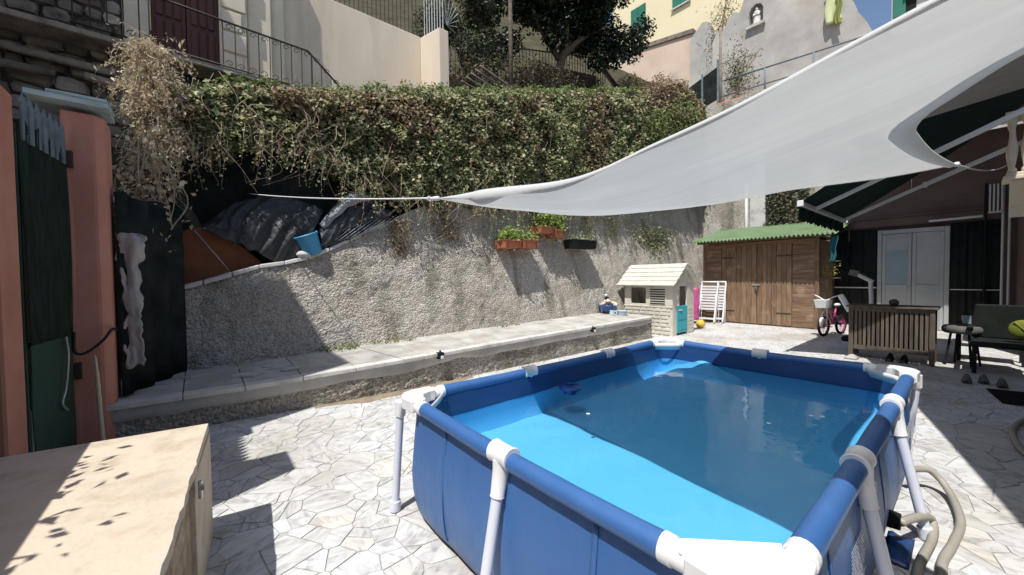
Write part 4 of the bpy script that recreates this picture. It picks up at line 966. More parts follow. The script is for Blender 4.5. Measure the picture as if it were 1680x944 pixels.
for side in (-1,1):
    for k in range(5):
        t0 = k/5; t1 = (k+1)/5+.03
        ya = ry+side*(.01+(ry-py0+.13)*t0); yb = ry+side*(.01+(ry-py0+.13)*min(t1,1.03)); za = rz-(rz-ze+.02)*t0; zb = rz-(rz-ze+.02)*min(t1,1.03)
        q = MB(); lift = .016; xa, xb = px0-.15+random.uniform(0,.02), px1+.12-random.uniform(0,.02)
        q.add([(xa,ya,za-.024),(xb,ya,za-.024),(xb,yb,zb-.012+lift),(xa,yb,zb-.012+lift),(xa,ya,za-.004),(xb,ya,za-.004),(xb,yb,zb+.014+lift),(xa,yb,zb+.014+lift)], [(3,2,1,0),(4,5,6,7),(0,1,5,4),(1,2,6,5),(2,3,7,6),(3,0,4,7)])
        o = q.build('roof_board', M['dirtywhite'], ph, bevel=.006); o.parent = roof
# ================================================================== bowl of stones and vessels on the ledge end
bz = .545
bo = thing('basin', 'blue enamel basin heaped with cream stones at the end of the ledge', 'basin', (-3.38,6.62,bz))
MB().lathe((-3.38,6.62,bz), [(0,.03),(.13,.03),(.19,.08),(.225,.17),(.24,.18),(.235,.19),(.21,.185),(.17,.1),(0,.07)], 28, cap=False).build('bowl', M['enamel'], bo, smooth=40)
for a in (0.3,2.4,4.5):
    q = MB(); q.tube([(-3.38+.21*math.cos(a),6.62+.21*math.sin(a),bz+.16),(-3.38+.20*math.cos(a),6.62+.2*math.sin(a),bz+.0)], .008, 6); q.build('stand_leg', M['chrome'], bo)
for k in range(26):
    a = random.uniform(0,6.28); r_ = .19*math.sqrt(random.random()); z = bz+.19+.13*(1-(r_/.2)**2)*random.random()
    q = MB(); s_ = random.uniform(.035,.06); q.ell((-3.38+r_*math.cos(a),6.62+r_*math.sin(a),z), (s_,s_*random.uniform(.7,1.2),s_*.8), 9, 6, .10); 
    o = q.build('cream_stone', M['shell'], smooth=True); tag(o, 'cream stone heaped in the blue basin', 'stone', 'cream stones in the basin')
fg = thing('garden_ornament', 'small dark and white bird ornament on the heap of stones', 'ornament', (-3.40,6.60,bz+.30))
MB().ell((-3.40,6.60,bz+.35), (.045,.07,.05), 12, 8).build('body', M['black'], fg, smooth=True)
MB().ell((-3.40,6.56,bz+.425), (.032,.036,.034), 12, 8).build('head', M['white'], fg, smooth=True)
q = MB(); q.lathe((0,0,0), [(.010,0),(.0,.03)], 8); q.v = [(-3.40+v[0], 6.53-v[2], bz+.42+v[1]) for v in q.v]; q.build('beak', M['yball'], fg)
q = MB(); q.lathe((-2.98,6.60,bz-.03), [(0,0),(.10,0),(.13,.10),(.138,.105),(.125,.10),(.095,.012),(0,.012)], 22, cap=False); tag(q.build('plastic_bowl', M['paleblue'], smooth=40), 'pale blue plastic bowl on the ledge beside the basin', 'bowl')
ju = thing('jug', 'small blue white jug in front of the basin', 'jug', (-3.08,6.36,bz-.03))
MB().lathe((-3.08,6.36,bz-.03), [(0,0),(.05,0),(.062,.05),(.05,.10),(.055,.125),(.048,.125),(.044,.1),(.055,.05),(0,.008)], 20, cap=False).build('body', M['paleblue'], ju, smooth=40)
q = MB(); q.tube(cat_rom([(-3.02,6.36,bz+.08),(-2.97,6.36,bz+.07),(-2.96,6.36,bz+.02),(-3.02,6.36,bz-.0)],5), .008, 6); q.build('handle', M['white'], ju)

# ================================================================== folded white chairs, bag, ball
def fold_chair(lab, x, y, tilt, w_=.46):
    t = thing('folding_chair', lab, 'chair', (x,y,0), 'folded white chairs beside the shed')
    for sx in (0, w_):
        q = MB(); q.tube(cat_rom([(x+sx,y-.10,.02),(x+sx,y-.04+tilt*.5,.62),(x+sx,y+tilt,1.16),(x+sx+(.03 if sx==0 else -.03),y+tilt,1.22)],6), .024, 10); q.build('leg', M['white'], t, smooth=True)
        q = MB(); q.tube([(x+sx*.86+.03,y+.06,.02),(x+sx*.86+.03,y+.02+tilt*.5,.85)], .02, 8); q.build('leg', M['white'], t, smooth=True)
    q = MB(); q.tube([(x+.02,y+tilt,1.215),(x+w_-.02,y+tilt,1.215)], .026, 10); q.build('top_rail', M['white'], t, smooth=True)
    for k in range(9): MB().obox((x+w_/2,y-.03+tilt*(.35+.075*k),.42+.082*k),(w_-.04,.02,.055),0).build('slat', M['white'], t, bevel=.005)
    bx(x+.02,x+w_-.02,y-.09,y-.06,.12,.17).build('foot_bar', M['white'], t, bevel=.006)
    return t
fold_chair('white folded chair leaning on the shed, the one nearer the playhouse', -3.02, 10.62, .18)
fold_chair('white folded chair leaning on the shed, the one nearer the door leaf', -2.60, 10.80, .14, .20)
q = MB(); rws = []
for k in range(16):
    t = k/15; rr = .11+.03*math.sin(t*3)+.02*noise.noise(Vector((k*.5,0,0)))
    rws.append([(-3.10+rr*1.1*math.cos(a)*(1+.15*math.sin(3*a+k)), 10.42+rr*.7*math.sin(a), 1.05-.95*t) for a in np.linspace(0,2*math.pi,15)])
q.grid(rws); tag(q.build('cloth_bag', M['pinkp'], smooth=True, solid=.01), 'dark pink cloth bag hanging by the folded chairs', 'bag')
q = MB(); q.ell((-2.42,9.35,.12), (.115,.115,.115), 20, 12); bl2 = thing('ball','yellow ball on the paving beside the playhouse','ball',(-2.42,9.35,.012)); q.build('rubber_ball', M['yball'], bl2, smooth=True)
q = MB(); q.lathe((-2.42,9.35,.225), [(.02,0),(.018,.012),(0,.014)], 10); q.build('valve', M['black'], bl2)

# ================================================================== garden shed
sh = thing('garden_shed', 'brown wooden shed with green corrugated roof', 'shed', (-1.7,11.8,0))
sx0, sx1, sy, sz = -3.09, -.28, 11.1, 2.36
bx(sx0,sx1,sy+.03,12.6,.0,sz-.06).build('carcass', M['shedh'], sh)
x = sx0
for k in range(18):
    z = .03+.127*k; bx(sx0,-2.585,sy,sy+.028,z,z+.122).build('level_board', M['shedh'], sh, bevel=.004)
for (a, b) in ((-2.57,-1.655),(-1.635,-.84)):
    nb = 7; dw = (b-a)/nb; leaf = bx(a,b,sy+.012,sy+.027,.04,sz-.12).build('door_leaf', M['shed'], sh)
    for k in range(nb):
        o = bx(a+dw*k+.003,a+dw*(k+1)-.003,sy-.012,sy+.011,.035+random.uniform(0,.012),sz-.12).build('door_board', M['shed'], sh, bevel=.003); o.parent = leaf
    for z in (.35,1.9):
        o = bx((a+.01 if a<-2 else b-.34),(a+.34 if a<-2 else b-.01),sy-.018,sy-.0125,z,z+.035).build('strap_hinge', M['iron'], sh, bevel=.002); o.parent = leaf
for k in range(18):
    z = .03+.127*k; bx(-.825,-.36,sy,sy+.028,z,z+.122).build('level_board', M['shedh'], sh, bevel=.004)
bx(-.355,-.265,sy-.03,sy+.06,.0,sz).build('corner_post', M['shed'], sh, bevel=.006)
bx(sx0-.02,sx0+.05,sy-.02,sy-.001,.0,sz).build('corner_post', M['shed'], sh, bevel=.006)
bx(sx0,sx1,sy-.016,sy-.001,sz-.115,sz-.02).build('lintel', M['shedh'], sh, bevel=.004)
q = MB(); q.box(-1.76,-1.56,sy-.035,sy-.013,1.11,1.16); q.tube([(-1.66,sy-.04,1.10),(-1.645,sy-.04,1.0),(-1.62,sy-.04,.98)], .012, 6); q.build('latch', M['chrome'], sh, bevel=.003)
q = MB(); q.box(-1.69,-1.61,sy-.05,sy-.036,.93,1.03); q.build('padlock', M['iron'], sh, bevel=.006)
bx(sx0,sx1,10.70,12.7,sz+.005,sz+.05).build('roof_deck', M['shedh'], sh)
rows = []; nx = 300; x0, x1 = -3.22, .16
for i in range(nx+1):
    x = x0+(x1-x0)*i/nx; cz = .028*math.sin((x-x0)/.094*2*math.pi)
    rows.append([(x, 10.52+2.2*j/10, 2.40+.52*j/10+cz-.03*(x-x0)/(x1-x0)+.008*noise.noise(Vector((x*2,j*.5,0)))) for j in range(11)])
q = MB(); q.grid(rows); q.build('corrugated_roof', M['corr'], sh, smooth=True, solid=.008)
bx(-3.1,.05,10.66,10.70,2.33,2.372).build('roof_batten', M['shedh'], sh)
tw = MB(); rws = [[(.0+.012*math.sin(k*.7)+(.15-.003*k)*j/7, 10.75+.03*math.sin(j*1.4+k*.2), 2.33-.042*k) for j in range(8)] for k in range(16)]
tw.grid(rws); M['tealcloth'] = mat('teal_cloth', (.02,.10,.12), (.03,.14,.16), 4, .95, .3, 50, .1)
tag(tw.build('teal_cloth', M['tealcloth'], smooth=True, solid=.008), 'dark teal cloth hanging at the right end of the shed roof', 'cloth')
sl_ = thing('shelf', 'small shelf of yellow flowers at the right side of the shed', 'shelf', (.0,11.3,1.3))
for z in (1.30,1.72): bx(-.24,.10,11.2,11.42,z,z+.025).build('shelf_board', M['greywood'], sl_)
P = [(-.06+random.gauss(0,.07),11.28+random.gauss(0,.05),1.38+random.random()*.28) for k in range(120)]; leaf_mesh('flowers', P, [(random.gauss(0,1),-1,random.gauss(.3,.6)) for k in P], [random.uniform(.03,.06) for k in P], leafmat('flower_petals', [(0,(.10,.14,.03)),(.5,(.30,.26,.06)),(1,(.55,.46,.14))]), sl_)
# ================================================================== awning on the right house
aw = thing('awning', 'dark green awning with white folding arms on the right house', 'awning', (1.6,8,2.4))
by0, by1, bxx, bzz = 6.2, 9.3, .5, 2.5; wx, wz = 2.78, 3.62
q = MB(); q.grid([[(bxx+(wx-bxx)*i/12, by0+(by1-by0)*j/10, bzz+(4.15-bzz)*i/12-.05*math.sin(math.pi*i/12)+.03) for i in range(13)] for j in range(11)]); q.build('awning_cloth', M['awn'], aw, smooth=True, solid=.004)
q = MB(); q.bar((bxx,by0-.04,bzz),(bxx,by1+.04,bzz), .05, .07); q.build('front_bar', M['alu'], aw, bevel=.008)
rows = []
for i in range(141):
    y = by0+(by1-by0)*i/140; sc_ = .035*abs(math.sin(i*math.pi/7)); rows.append([(bxx-.028-.01*math.sin(i*.3),y,bzz+.0),(bxx-.03-.015*math.sin(i*.3),y,bzz-.12),(bxx-.03-.02*math.sin(i*.3),y,bzz-.22-sc_)])
q = MB(); q.grid(rows); q.build('scalloped_valance', M['awn'], aw, smooth=True, solid=.003)
for y in (by0+.70, by1-.25):
    q = MB(); mid = ((bxx+wx)/2-.02, y+.10, (bzz+wz)/2-.06)
    q.bar((bxx+.03,y,bzz-.01), mid, .035, .06); q.bar(mid, (wx,y,wz-.12), .04, .07); a = q.build('folding_arm', M['alu'], aw, bevel=.006)
    q = MB(); q.tube([(mid[0],mid[1],mid[2]-.045),(mid[0],mid[1],mid[2]+.045)], .03, 12); e = q.build('elbow', M['alu'], aw, smooth=40); e.parent = a
for y in (by0-.06, by1+.06): MB().obox((bxx,y,bzz),(.08,.025,.09),0).build('end_cap', M['white'], aw, bevel=.006)
MB().tube([(wx,by0-.1,4.2),(wx,by1+.1,4.2)], .06, 12).build('roller', M['alu'], aw, smooth=40)
# ================================================================== house at the back (mauve wall, white door)
bh = thing('back_house', 'shaded mauve brown house wall with white double door', 'house', (1.3,12.9,0))
bx(-.32,2.9,12.80,13.05,2.62,4.6).build('upper_wall', M['bwall'], bh)
bx(-.32,.60,12.84,13.05,.0,2.619).build('lower_wall', M['bwall'], bh); bx(1.84,2.9,12.84,13.05,.0,2.619).build('lower_wall', M['bwall'], bh); bx(.601,1.839,12.9,13.05,2.53,2.619).build('door_head', M['bwall'], bh)
q = MB(); q.prism([(10.9,4.50),(12.80,4.66),(12.80,4.75),(10.9,4.60)], lambda y,z: (.3,y,z), lambda y,z: (4.4,y,z)); q.build('eave', M['bwall'], bh)  # unseen overhang added to keep the wall below in shade
bx(-.32,2.9,12.74,12.798,2.84,2.875).build('ledge_moulding', M['bwall'], bh)
for (a, b, nm) in ((-.26,.585,'left'),(1.855,2.60,'right')):
    for k in range(3):
        w_ = (b-a)/3; q = MB(); q.grid([[(a+w_*k+w_*i/8, 12.80+.012*math.sin(i*1.5+k), z) for i in range(9)] for z in (.05,1.3,2.58)]); q.build('dark_opening_sheet', M['black'], bh, smooth=True, solid=.006)  # black sheets stand in for the dark shaded openings
bx(-.26,.585,12.75,12.775,1.02,1.05).build('hand_rail', M['alu'], bh); bx(1.855,2.6,12.75,12.775,1.0,1.02).build('hand_rail', M['alu'], bh)
fr = MB(); fr.box(.60,.68,12.76,12.86,0,2.52); fr.box(1.76,1.84,12.76,12.86,0,2.52); fr.box(.681,1.759,12.76,12.86,2.42,2.52); fr.build('door_frame', M['whitedoor'], bh, bevel=.008)
for (a, b) in ((.685,1.215),(1.225,1.755)):
    q = MB(); q.box(a,a+.07,12.79,12.835,.02,2.41); q.box(b-.07,b,12.79,12.835,.02,2.41); q.box(a+.071,b-.071,12.79,12.835,2.31,2.41); q.box(a+.071,b-.071,12.79,12.835,.98,1.12); q.box(a+.071,b-.071,12.79,12.835,.02,.20)
    d_ = q.build('door', M['whitedoor'], bh, bevel=.006)
    o = bx(a+.071,b-.071,12.805,12.82,1.121,2.309).build('pane', M['whitedoor'] if a > 1 else M['whitedoor'], bh); o.parent = d_
    o = bx(a+.071,b-.071,12.80,12.82,.201,.979).build('lower_panel', M['whitedoor'], bh); o.parent = d_
    if a < 1: o = bx(a+.075,b-.075,12.798,12.803,1.13,1.98).build('blue_pane', M['pane'], bh); o.parent = d_
q = MB(); q.tube([(1.17,12.78,1.10),(1.17,12.74,1.10),(1.17,12.74,1.0)], .009, 6); q.build('door_handle', M['chrome'], bh)
q = MB(); q.tube([(1.50,12.70,2.66),(2.32,12.70,2.68)], .028, 10); tag(q.build('tube_lamp', M['alu'], smooth=40), 'pale tube lamp above the white door', 'lamp')
for k in range(4): bx(.02+k*.0,.05,12.77,12.795,2.3,2.82).build('cable_duct', M['bwall'], bh) if k == 0 else None
# ================================================================== house on the right: wall, balcony, pipes
rh = thing('right_house', 'shaded house on the right carrying awning and balcony', 'house', (3.4,6,0))
bx(2.80,3.2,9.4,12.74,0,3.9).build('side_wall', M['bwall'], rh); bx(4.2,4.5,-1.9,9.4,0,4.2).build('near_wall', M['bwall'], rh); bx(3.2,4.5,9.402,12.74,0,4.2).build('corner_block', M['bwall'], rh)
bc = thing('balcony', 'pale ornate balcony corner at the right edge above the rope', 'balcony', (2.6,9.0,2.85))
bx(2.47,2.80,8.9,9.38,2.86,2.93).build('slab', M['cream'], bc, bevel=.015); bx(2.50,2.80,8.94,9.36,2.935,2.98).build('plinth', M['cream'], bc, bevel=.012)
for (xx, yy) in ((2.56,8.98),(2.69,8.98),(2.56,9.14),(2.56,9.28)):
    MB().lathe((xx,yy,2.985), [(.045,0),(.045,.05),(.025,.08),(.05,.25),(.058,.36),(.03,.55),(.024,.70),(.045,.78),(.045,.86)], 12).build('baluster', M['cream'], bc, smooth=50)
bx(2.48,2.80,8.92,9.38,3.848,3.93).build('hand_rail', M['cream'], bc, bevel=.015)
q = MB(); q.prism([(8.96,2.855),(9.34,2.855),(9.34,2.3),(9.27,2.5),(9.1,2.7)], lambda y,z: (2.55,y,z), lambda y,z: (2.72,y,z)); q.build('bracket', M['cream'], bc, bevel=.01)
for (xx, lab, mt) in ((2.60,'thin pale wall pipe beside the dark openings','alu'),(2.69,'thin pale wall pipe in the right corner, next to the first','alu'),(2.36,'dark wall pipe left of the pale ones','black')):
    q = MB(); q.tube([(xx,12.72,.1),(xx,12.72,3.4)], .022, 8); tag(q.build('wall_pipe', M[mt], smooth=40), lab, 'pipe', 'pipes in the right corner')
bg_ = thing('barred_panel', 'pale upright bars of a grille high in the right corner', 'grille', (2.5,12.6,2.7))
for k in range(4): bx(2.40+.055*k,2.425+.055*k,12.60,12.63,2.76,3.35).build('bar', M['alu'], bg_)
bx(2.39,2.60,12.635,12.65,2.72,2.76).build('bottom_rail', M['alu'], bg_)

# ================================================================== slatted wooden cabinet
cb = thing('slatted_cabinet', 'weathered slatted wooden garden cabinet in the shade', 'cabinet', (1.35,7.75,0))
cx0, cx1, cy0, cy1 = .86, 1.84, 7.50, 8.02
for (xx, yy) in ((cx0,cy0),(cx1-.06,cy0),(cx0,cy1-.06),(cx1-.06,cy1-.06)): bx(xx,xx+.06,yy,yy+.06,.012,.86).build('leg', M['greywood'], cb, bevel=.004)
bx(cx0+.061,cx1-.061,cy0+.01,cy0+.045,.80,.86).build('top_rail', M['greywood'], cb, bevel=.004); bx(cx0+.061,cx1-.061,cy0+.01,cy0+.045,.16,.23).build('bottom_rail', M['greywood'], cb, bevel=.004)
bx(cx0+.01,cx0+.045,cy0+.061,cy1-.061,.80,.86).build('side_rail', M['greywood'], cb, bevel=.004); bx(cx0+.01,cx0+.045,cy0+.061,cy1-.061,.16,.23).build('side_rail', M['greywood'], cb, bevel=.004)
for k in range(16): x = cx0+.072+.0535*k; bx(x,x+.036,cy0+.018,cy0+.034,.231,.799).build('slat', M['greywood'], cb, bevel=.003)
for k in range(7): y = cy0+.075+.055*k; bx(cx0+.018,cx0+.034,y,y+.036,.231,.799).build('slat', M['greywood'], cb, bevel=.003)
bx(cx0+.06,cx1-.06,cy0+.10,cy1-.07,.17,.79).build('inner_box', M['black'], cb)
for k in range(6): y = cy0-.03+.099*k; bx(cx0-.03,cx1+.03,y,y+.092,.862,.89).build('top_board', M['greywood'], cb, bevel=.005)
q = MB(); q.ell((1.38,7.72,.945), (.062,.062,.056), 16, 10, .03); kn = thing('round_ornament', 'dark round ornament on top of the slatted cabinet', 'ornament', (1.38,7.72,.89)); q.build('ball', M['bark'], kn, smooth=True)
MB().lathe((1.38,7.72,.891), [(.035,0),(.03,.012),(.02,.02)], 12).build('foot', M['black'], kn)
tr = MB(); rws = [[(.84+.16*i/8+.0, 7.28+.26*j/8, .02+.055*math.sin(math.pi*i/8)*math.sin(math.pi*j/8)+.012*noise.noise(Vector((i,j,0)))) for i in range(9)] for j in range(9)]
tr.grid(rws); tag(tr.build('crumpled_cloth', M['rag'], smooth=True, solid=.01), 'crumpled pale cloth on the paving in front of the cabinet', 'cloth')
for k, lab in ((0,'dark shoe under the slatted cabinet, the left one'),(1,'dark shoe under the slatted cabinet, the right one')):
    q = MB(); xx = 1.35+.16*k; rws = []
    for i in range(9):
        t = i/8; w_ = .045*(1-.3*abs(2*t-1)**3); h = .10-.05*t; rws.append([(xx+w_*math.cos(a)*1.0, 7.62+.0-.26*t+.12, .016+max(0,h*math.sin(a))) for a in np.linspace(0,math.pi,9)])
    q.grid(rws); tag(q.build('shoe', M['black'], smooth=True, solid=.008), lab, 'shoe', 'shoes under the cabinet')

# ================================================================== child's bicycle
bk_ = thing('child_bicycle', 'pink and white child bicycle beside the shed corner', 'bicycle', (.12,10.2,.012))
def wheel(c, r_):
    c = Vector(c); dirw = Vector((.25,1,0)).normalized()
    ring = [c + dirw*r_*math.cos(a) + Vector((0,0,1))*r_*math.sin(a) for a in np.linspace(0,2*math.pi,29)]
    q = MB(); q.tube(ring, .028, 8, cap=False); w_ = q.build('wheel', M['rubber'], bk_, smooth=True)
    q = MB()
    for a in np.linspace(0,math.pi,7)[:-1]: q.tube([c+dirw*r_*.92*math.cos(a)+Vector((0,0,1))*r_*.92*math.sin(a), c-dirw*r_*.92*math.cos(a)-Vector((0,0,1))*r_*.92*math.sin(a)], .004, 5)
    q.tube([c+dirw*r_*.88*math.cos(a)+Vector((0,0,1))*r_*.88*math.sin(a) for a in np.linspace(0,2*math.pi,25)], .012, 6, cap=False)
    s_ = q.build('rim_and_spokes', M['pinkp'], bk_, smooth=True); s_.parent = w_
fwh = (.06,9.92,.23); rwh = (.24,10.62,.23); wheel(fwh,.20); wheel(rwh,.20)
q = MB(); q.tube([(.08,10.0,.60),(.15,10.28,.28),(.24,10.62,.23)], .020, 8); q.tube([(.09,10.02,.68),(.17,10.36,.50),(.24,10.62,.23)], .018, 8); q.tube([(.15,10.28,.28),(.19,10.42,.66)], .018, 8); q.build('frame', M['pinkp'], bk_, smooth=True)
q = MB(); q.tube([(.11,9.92,.23),(.11,9.97,.5),(.09,10.0,.78)], .014, 8); q.tube([(.01,9.92,.23),(.02,9.97,.5),(.07,10.0,.62)], .014, 8); q.build('fork', M['white'], bk_, smooth=True)
q = MB(); q.tube(cat_rom([(-.14,10.06,.93),(-.06,10.0,.90),(.08,9.98,.82),(.22,9.97,.90),(.30,10.0,.93)],5), .013, 8); q.build('handlebar', M['white'], bk_, smooth=True)
q = MB(); q.ell((.20,10.46,.70), (.06,.12,.035), 14, 8); q.build('saddle', M['white'], bk_, smooth=True)
q = MB(); q.add([(-.05,9.76,.66),(.17,9.74,.66),(.18,9.90,.66),(-.04,9.92,.66),(-.08,9.72,.84),(.20,9.70,.84),(.21,9.93,.84),(-.06,9.95,.84)], [(3,2,1,0),(0,1,5,4),(1,2,6,5),(2,3,7,6),(3,0,4,7)]); q.build('basket', M['white'], bk_, solid=.01, bevel=.01)
q = MB(); q.tube([(.03,9.92,.42),(.06,9.75,.38),(.06,9.70,.25)], [.04,.05,.03], 8); q.build('mudguard', M['white'], bk_, smooth=True)
q = MB(); q.tube([(.26,10.28,.28),(.06,10.30,.24)], .012, 6); q.box(.24,.32,10.22,10.30,.265,.29); q.box(-.0,.07,10.26,10.34,.225,.25); q.build('pedals', M['black'], bk_)
for xx in (-.145,.305): MB().tube([(xx-.05*(1 if xx<0 else -1),10.03,.93),(xx,10.06,.935)], .02, 8).build('grip', M['pinkp'], bk_, smooth=True)
# exercise machine behind the cabinet
ex = thing('exercise_machine', 'grey exercise machine arm rising behind the slatted cabinet', 'exercise machine', (.85,9.6,.012))
q = MB(); q.tube([(.88,9.55,.05),(.89,9.52,.9),(.88,9.5,1.26)], .035, 10); q.build('upright', M['alu'], ex, smooth=40)
q = MB(); q.bar((.92,9.5,1.24),(.62,9.48,1.44), .07, .07); q.build('console_arm', M['alu'], ex, bevel=.02)
q = MB(); q.obox((.63,9.47,1.43),(.16,.05,.12),Matrix.Rotation(.3,3,'Y')); q.build('console', M['greycl'], ex, bevel=.02)
q = MB(); q.bar((.58,9.5,.62),(.42,9.45,.98), .12, .10); q.build('side_rail', M['white'], ex, bevel=.03)
q = MB(); q.box(.45,1.1,9.4,9.72,.013,.10); q.build('base', M['black'], ex, bevel=.02)
# ================================================================== dark seats on the right
ch = thing('garden_armchair', 'dark garden armchair under the awning at the right', 'chair', (2.45,7.6,.012))
bx(2.18,2.72,7.35,7.9,.38,.45).build('seat', M['black'], ch, bevel=.02); bx(2.18,2.72,7.86,7.93,.46,.95).build('backrest', M['black'], ch, bevel=.02)
for (xx, yy) in ((2.19,7.36),(2.67,7.36),(2.19,7.86),(2.67,7.86)): bx(xx,xx+.045,yy,yy+.045,.013,.379).build('leg', M['black'], ch)
for xx in (2.14,2.70): bx(xx,xx+.06,7.33,7.88,.60,.65).build('armrest', M['black'], ch, bevel=.015)
q = MB(); q.ell((2.62,7.62,.64), (.12,.05,.13), 18, 10, .0, Matrix.Rotation(.5,3,'Y')); cu_ = thing('cushion','crumpled lime yellow cushion on the dark armchair','cushion',(2.5,7.62,.5)); q.build('cushion_cover', M['lime'], cu_, smooth=True)
MB().tube([(2.55,7.58,.74),(2.62,7.57,.65),(2.69,7.58,.55)], .012, 6).build('piping', M['lime'], cu_, smooth=True)
st = thing('stool', 'round grey padded stool left of the dark armchair', 'stool', (2.10,7.95,.012))
MB().lathe((2.10,7.95,.50), [(0,0),(.19,0),(.215,.03),(.215,.085),(.19,.115),(0,.12)], 24).build('seat_pad', M['greycl'], st, smooth=40)
for a in (.4,2.0,3.6,5.2): MB().tube([(2.10+.13*math.cos(a),7.95+.13*math.sin(a),.5),(2.10+.19*math.cos(a),7.95+.19*math.sin(a),.014)], .015, 8).build('leg', M['black'], st)
tb = thing('low_table', 'low dark table with small things in the shade at the right', 'table', (2.35,8.6,.012))
bx(2.02,2.72,8.35,8.85,.56,.60).build('table_top', M['black'], tb, bevel=.01)
for (xx, yy) in ((2.04,8.37),(2.66,8.37),(2.04,8.79),(2.66,8.79)): bx(xx,xx+.04,yy,yy+.04,.013,.559).build('leg', M['black'], tb)
for (xx, yy, mt, lab) in ((2.14,8.5,'paleblue','pale blue cup on the low dark table'),(2.28,8.55,'rag','grey cup on the low dark table'),(2.5,8.5,'alu','dull metal pot on the low dark table')):
    q = MB(); q.lathe((xx,yy,.602), [(0,0),(.05,0),(.062,.12),(.056,.12),(.045,.01),(0,.01)], 16, cap=False); tag(q.build('cup', M[mt], smooth=40), lab, 'cup', 'things on the low table')
q = MB(); q.prism([(2.30,6.32),(2.72,6.45),(2.72,5.72),(2.40,5.66)], lambda x,y: (x,y,.0145), lambda x,y: (x,y,.026)); tag(q.build('door_mat', M['rubber'], bevel=.004), 'black rubber mat on the shaded paving', 'mat')
for k in range(3):
    q = MB(); xx, yy = 2.15+.14*k, 6.75+.1*(k%2); rws = []
    for i in range(9):
        t = i/8; w_ = .042*(1-.3*abs(2*t-1)**3); h = .08-.04*t; rws.append([(xx+w_*math.cos(a), yy-.24*t, .016+max(0,h*math.sin(a))) for a in np.linspace(0,math.pi,9)])
    q.grid(rws); tag(q.build('slipper', M['greycl'], smooth=True, solid=.008), ('leftmost','middle','rightmost')[k]+' of the three dark slippers behind the black mat', 'slipper', 'slippers behind the mat')
# ================================================================== old stone house, upper left
hs = thing('stone_house', 'dark rubble stone house with brown red door at upper left', 'house', (-5.6,-1.6,3))
bx(-6.2,-5.56,-6.0,-1.70,2.0,9).build('wall_core', M['mortar'], hs)
base = []
for v in range(8):
    q = MB(); c = []
    vs_ = []; 
    bm = bmesh.new(); bmesh.ops.create_cube(bm, size=1); bmesh.ops.subdivide_edges(bm, edges=bm.edges[:], cuts=1, use_grid_fill=True)
    for vt in bm.verts:
        L_ = vt.co.length; k = .5/max(abs(vt.co.x),abs(vt.co.y),abs(vt.co.z)); vt.co = vt.co*(1-.30*max(0,(L_-.5)/.37)) ; vt.co += Vector((random.uniform(-.05,.05) for _ in range(3)))
    me = bpy.data.meshes.new('rubble'); bm.to_mesh(me); bm.free(); me.materials.append(M['darkstone'])
    base.append(me)
cnt = 0; z = 3.35
while z < 5.7 and cnt < 298:
    h = random.uniform(.13,.21); y = -3.15+random.uniform(0,.15)
    yend = -1.70 if z > 4.42 else .5
    while y < yend-.02:
        l = random.uniform(.16,.42); l = min(l, yend-y)
        if l < .06: break
        ob = bpy.data.objects.new('rubble_stone', base[cnt % 8]); COL.objects.link(ob); ob.parent = hs
        ob.location = Vector((-5.55+random.uniform(-.03,.035), y+l/2, z+h/2+random.uniform(-.015,.015))) - ORG[hs.name]
        ob.scale = (random.uniform(.10,.2), l*1.02, h*1.02); ob.rotation_euler = (random.uniform(-.12,.12), 0, random.uniform(-.06,.06)); cnt += 1; y += l
    z += h
for (za, zb, yb) in ((4.36,4.30,-1.75),(4.10,4.12,-2.3),(4.18,4.14,-1.7)):
    y0 = -3.3 if zb != 4.14 else -2.05
    q = MB(); pts = resample([(-5.36,y0,za),(-5.36,yb,zb)], 14); q.tube([p+Vector((0,0,.012*noise.noise(Vector((p.y*4,za,0))))) for p in pts], .055, 8); q.build('stone_ledge', M['darkstone'], hs, smooth=True)
bx(-5.75,-5.50,-1.69,-1.42,4.2,9).build('door_pilaster', M['cream'], hs, bevel=.01)
bx(-5.72,-5.66,-1.40,-.60,4.6,8).build('door_recess', M['black'], hs)
for (a, b) in ((-1.395,-1.005),(-.995,-.605)):
    d_ = bx(a,b,-5.655,-5.65,0,0); q = MB(); q.box(-5.655,-5.60,a,b,4.70,7.6); d_ = q.build('door', M['reddoor'], hs, bevel=.006)
    for (z0, z1) in ((4.80,5.35),(5.42,6.3)):
        for k in range(3):
            w_ = (b-a-.08)/3; o = bx(-5.599,-5.575,a+.04+w_*k+.012,a+.04+w_*(k+1)-.012,z0,z1).build('door_panel', M['reddoor'], hs, bevel=.008); o.parent = d_
bx(-5.80,-5.50,-.598,-.22,3.6,9).build('door_jamb', M['cream'], hs, bevel=.01)
for k in range(9): bx(-5.498,-5.46,-.56,-.30+.06*(k%2),4.1+.34*k,4.40+.34*k).build('quoin', M['cream'], hs, bevel=.012)
bx(-6.2,-5.801,-.598,.16,3.2,9).build('side_wall', M['beige'], hs)
bx(-5.45,-5.00,-3.2,.60,4.56,4.64).build('door_landing', M['darkstone'], hs, bevel=.02)
bx(-6.2,-5.56,-1.699,.62,2.0,4.55).build('footing_wall', M['mortar'], hs)
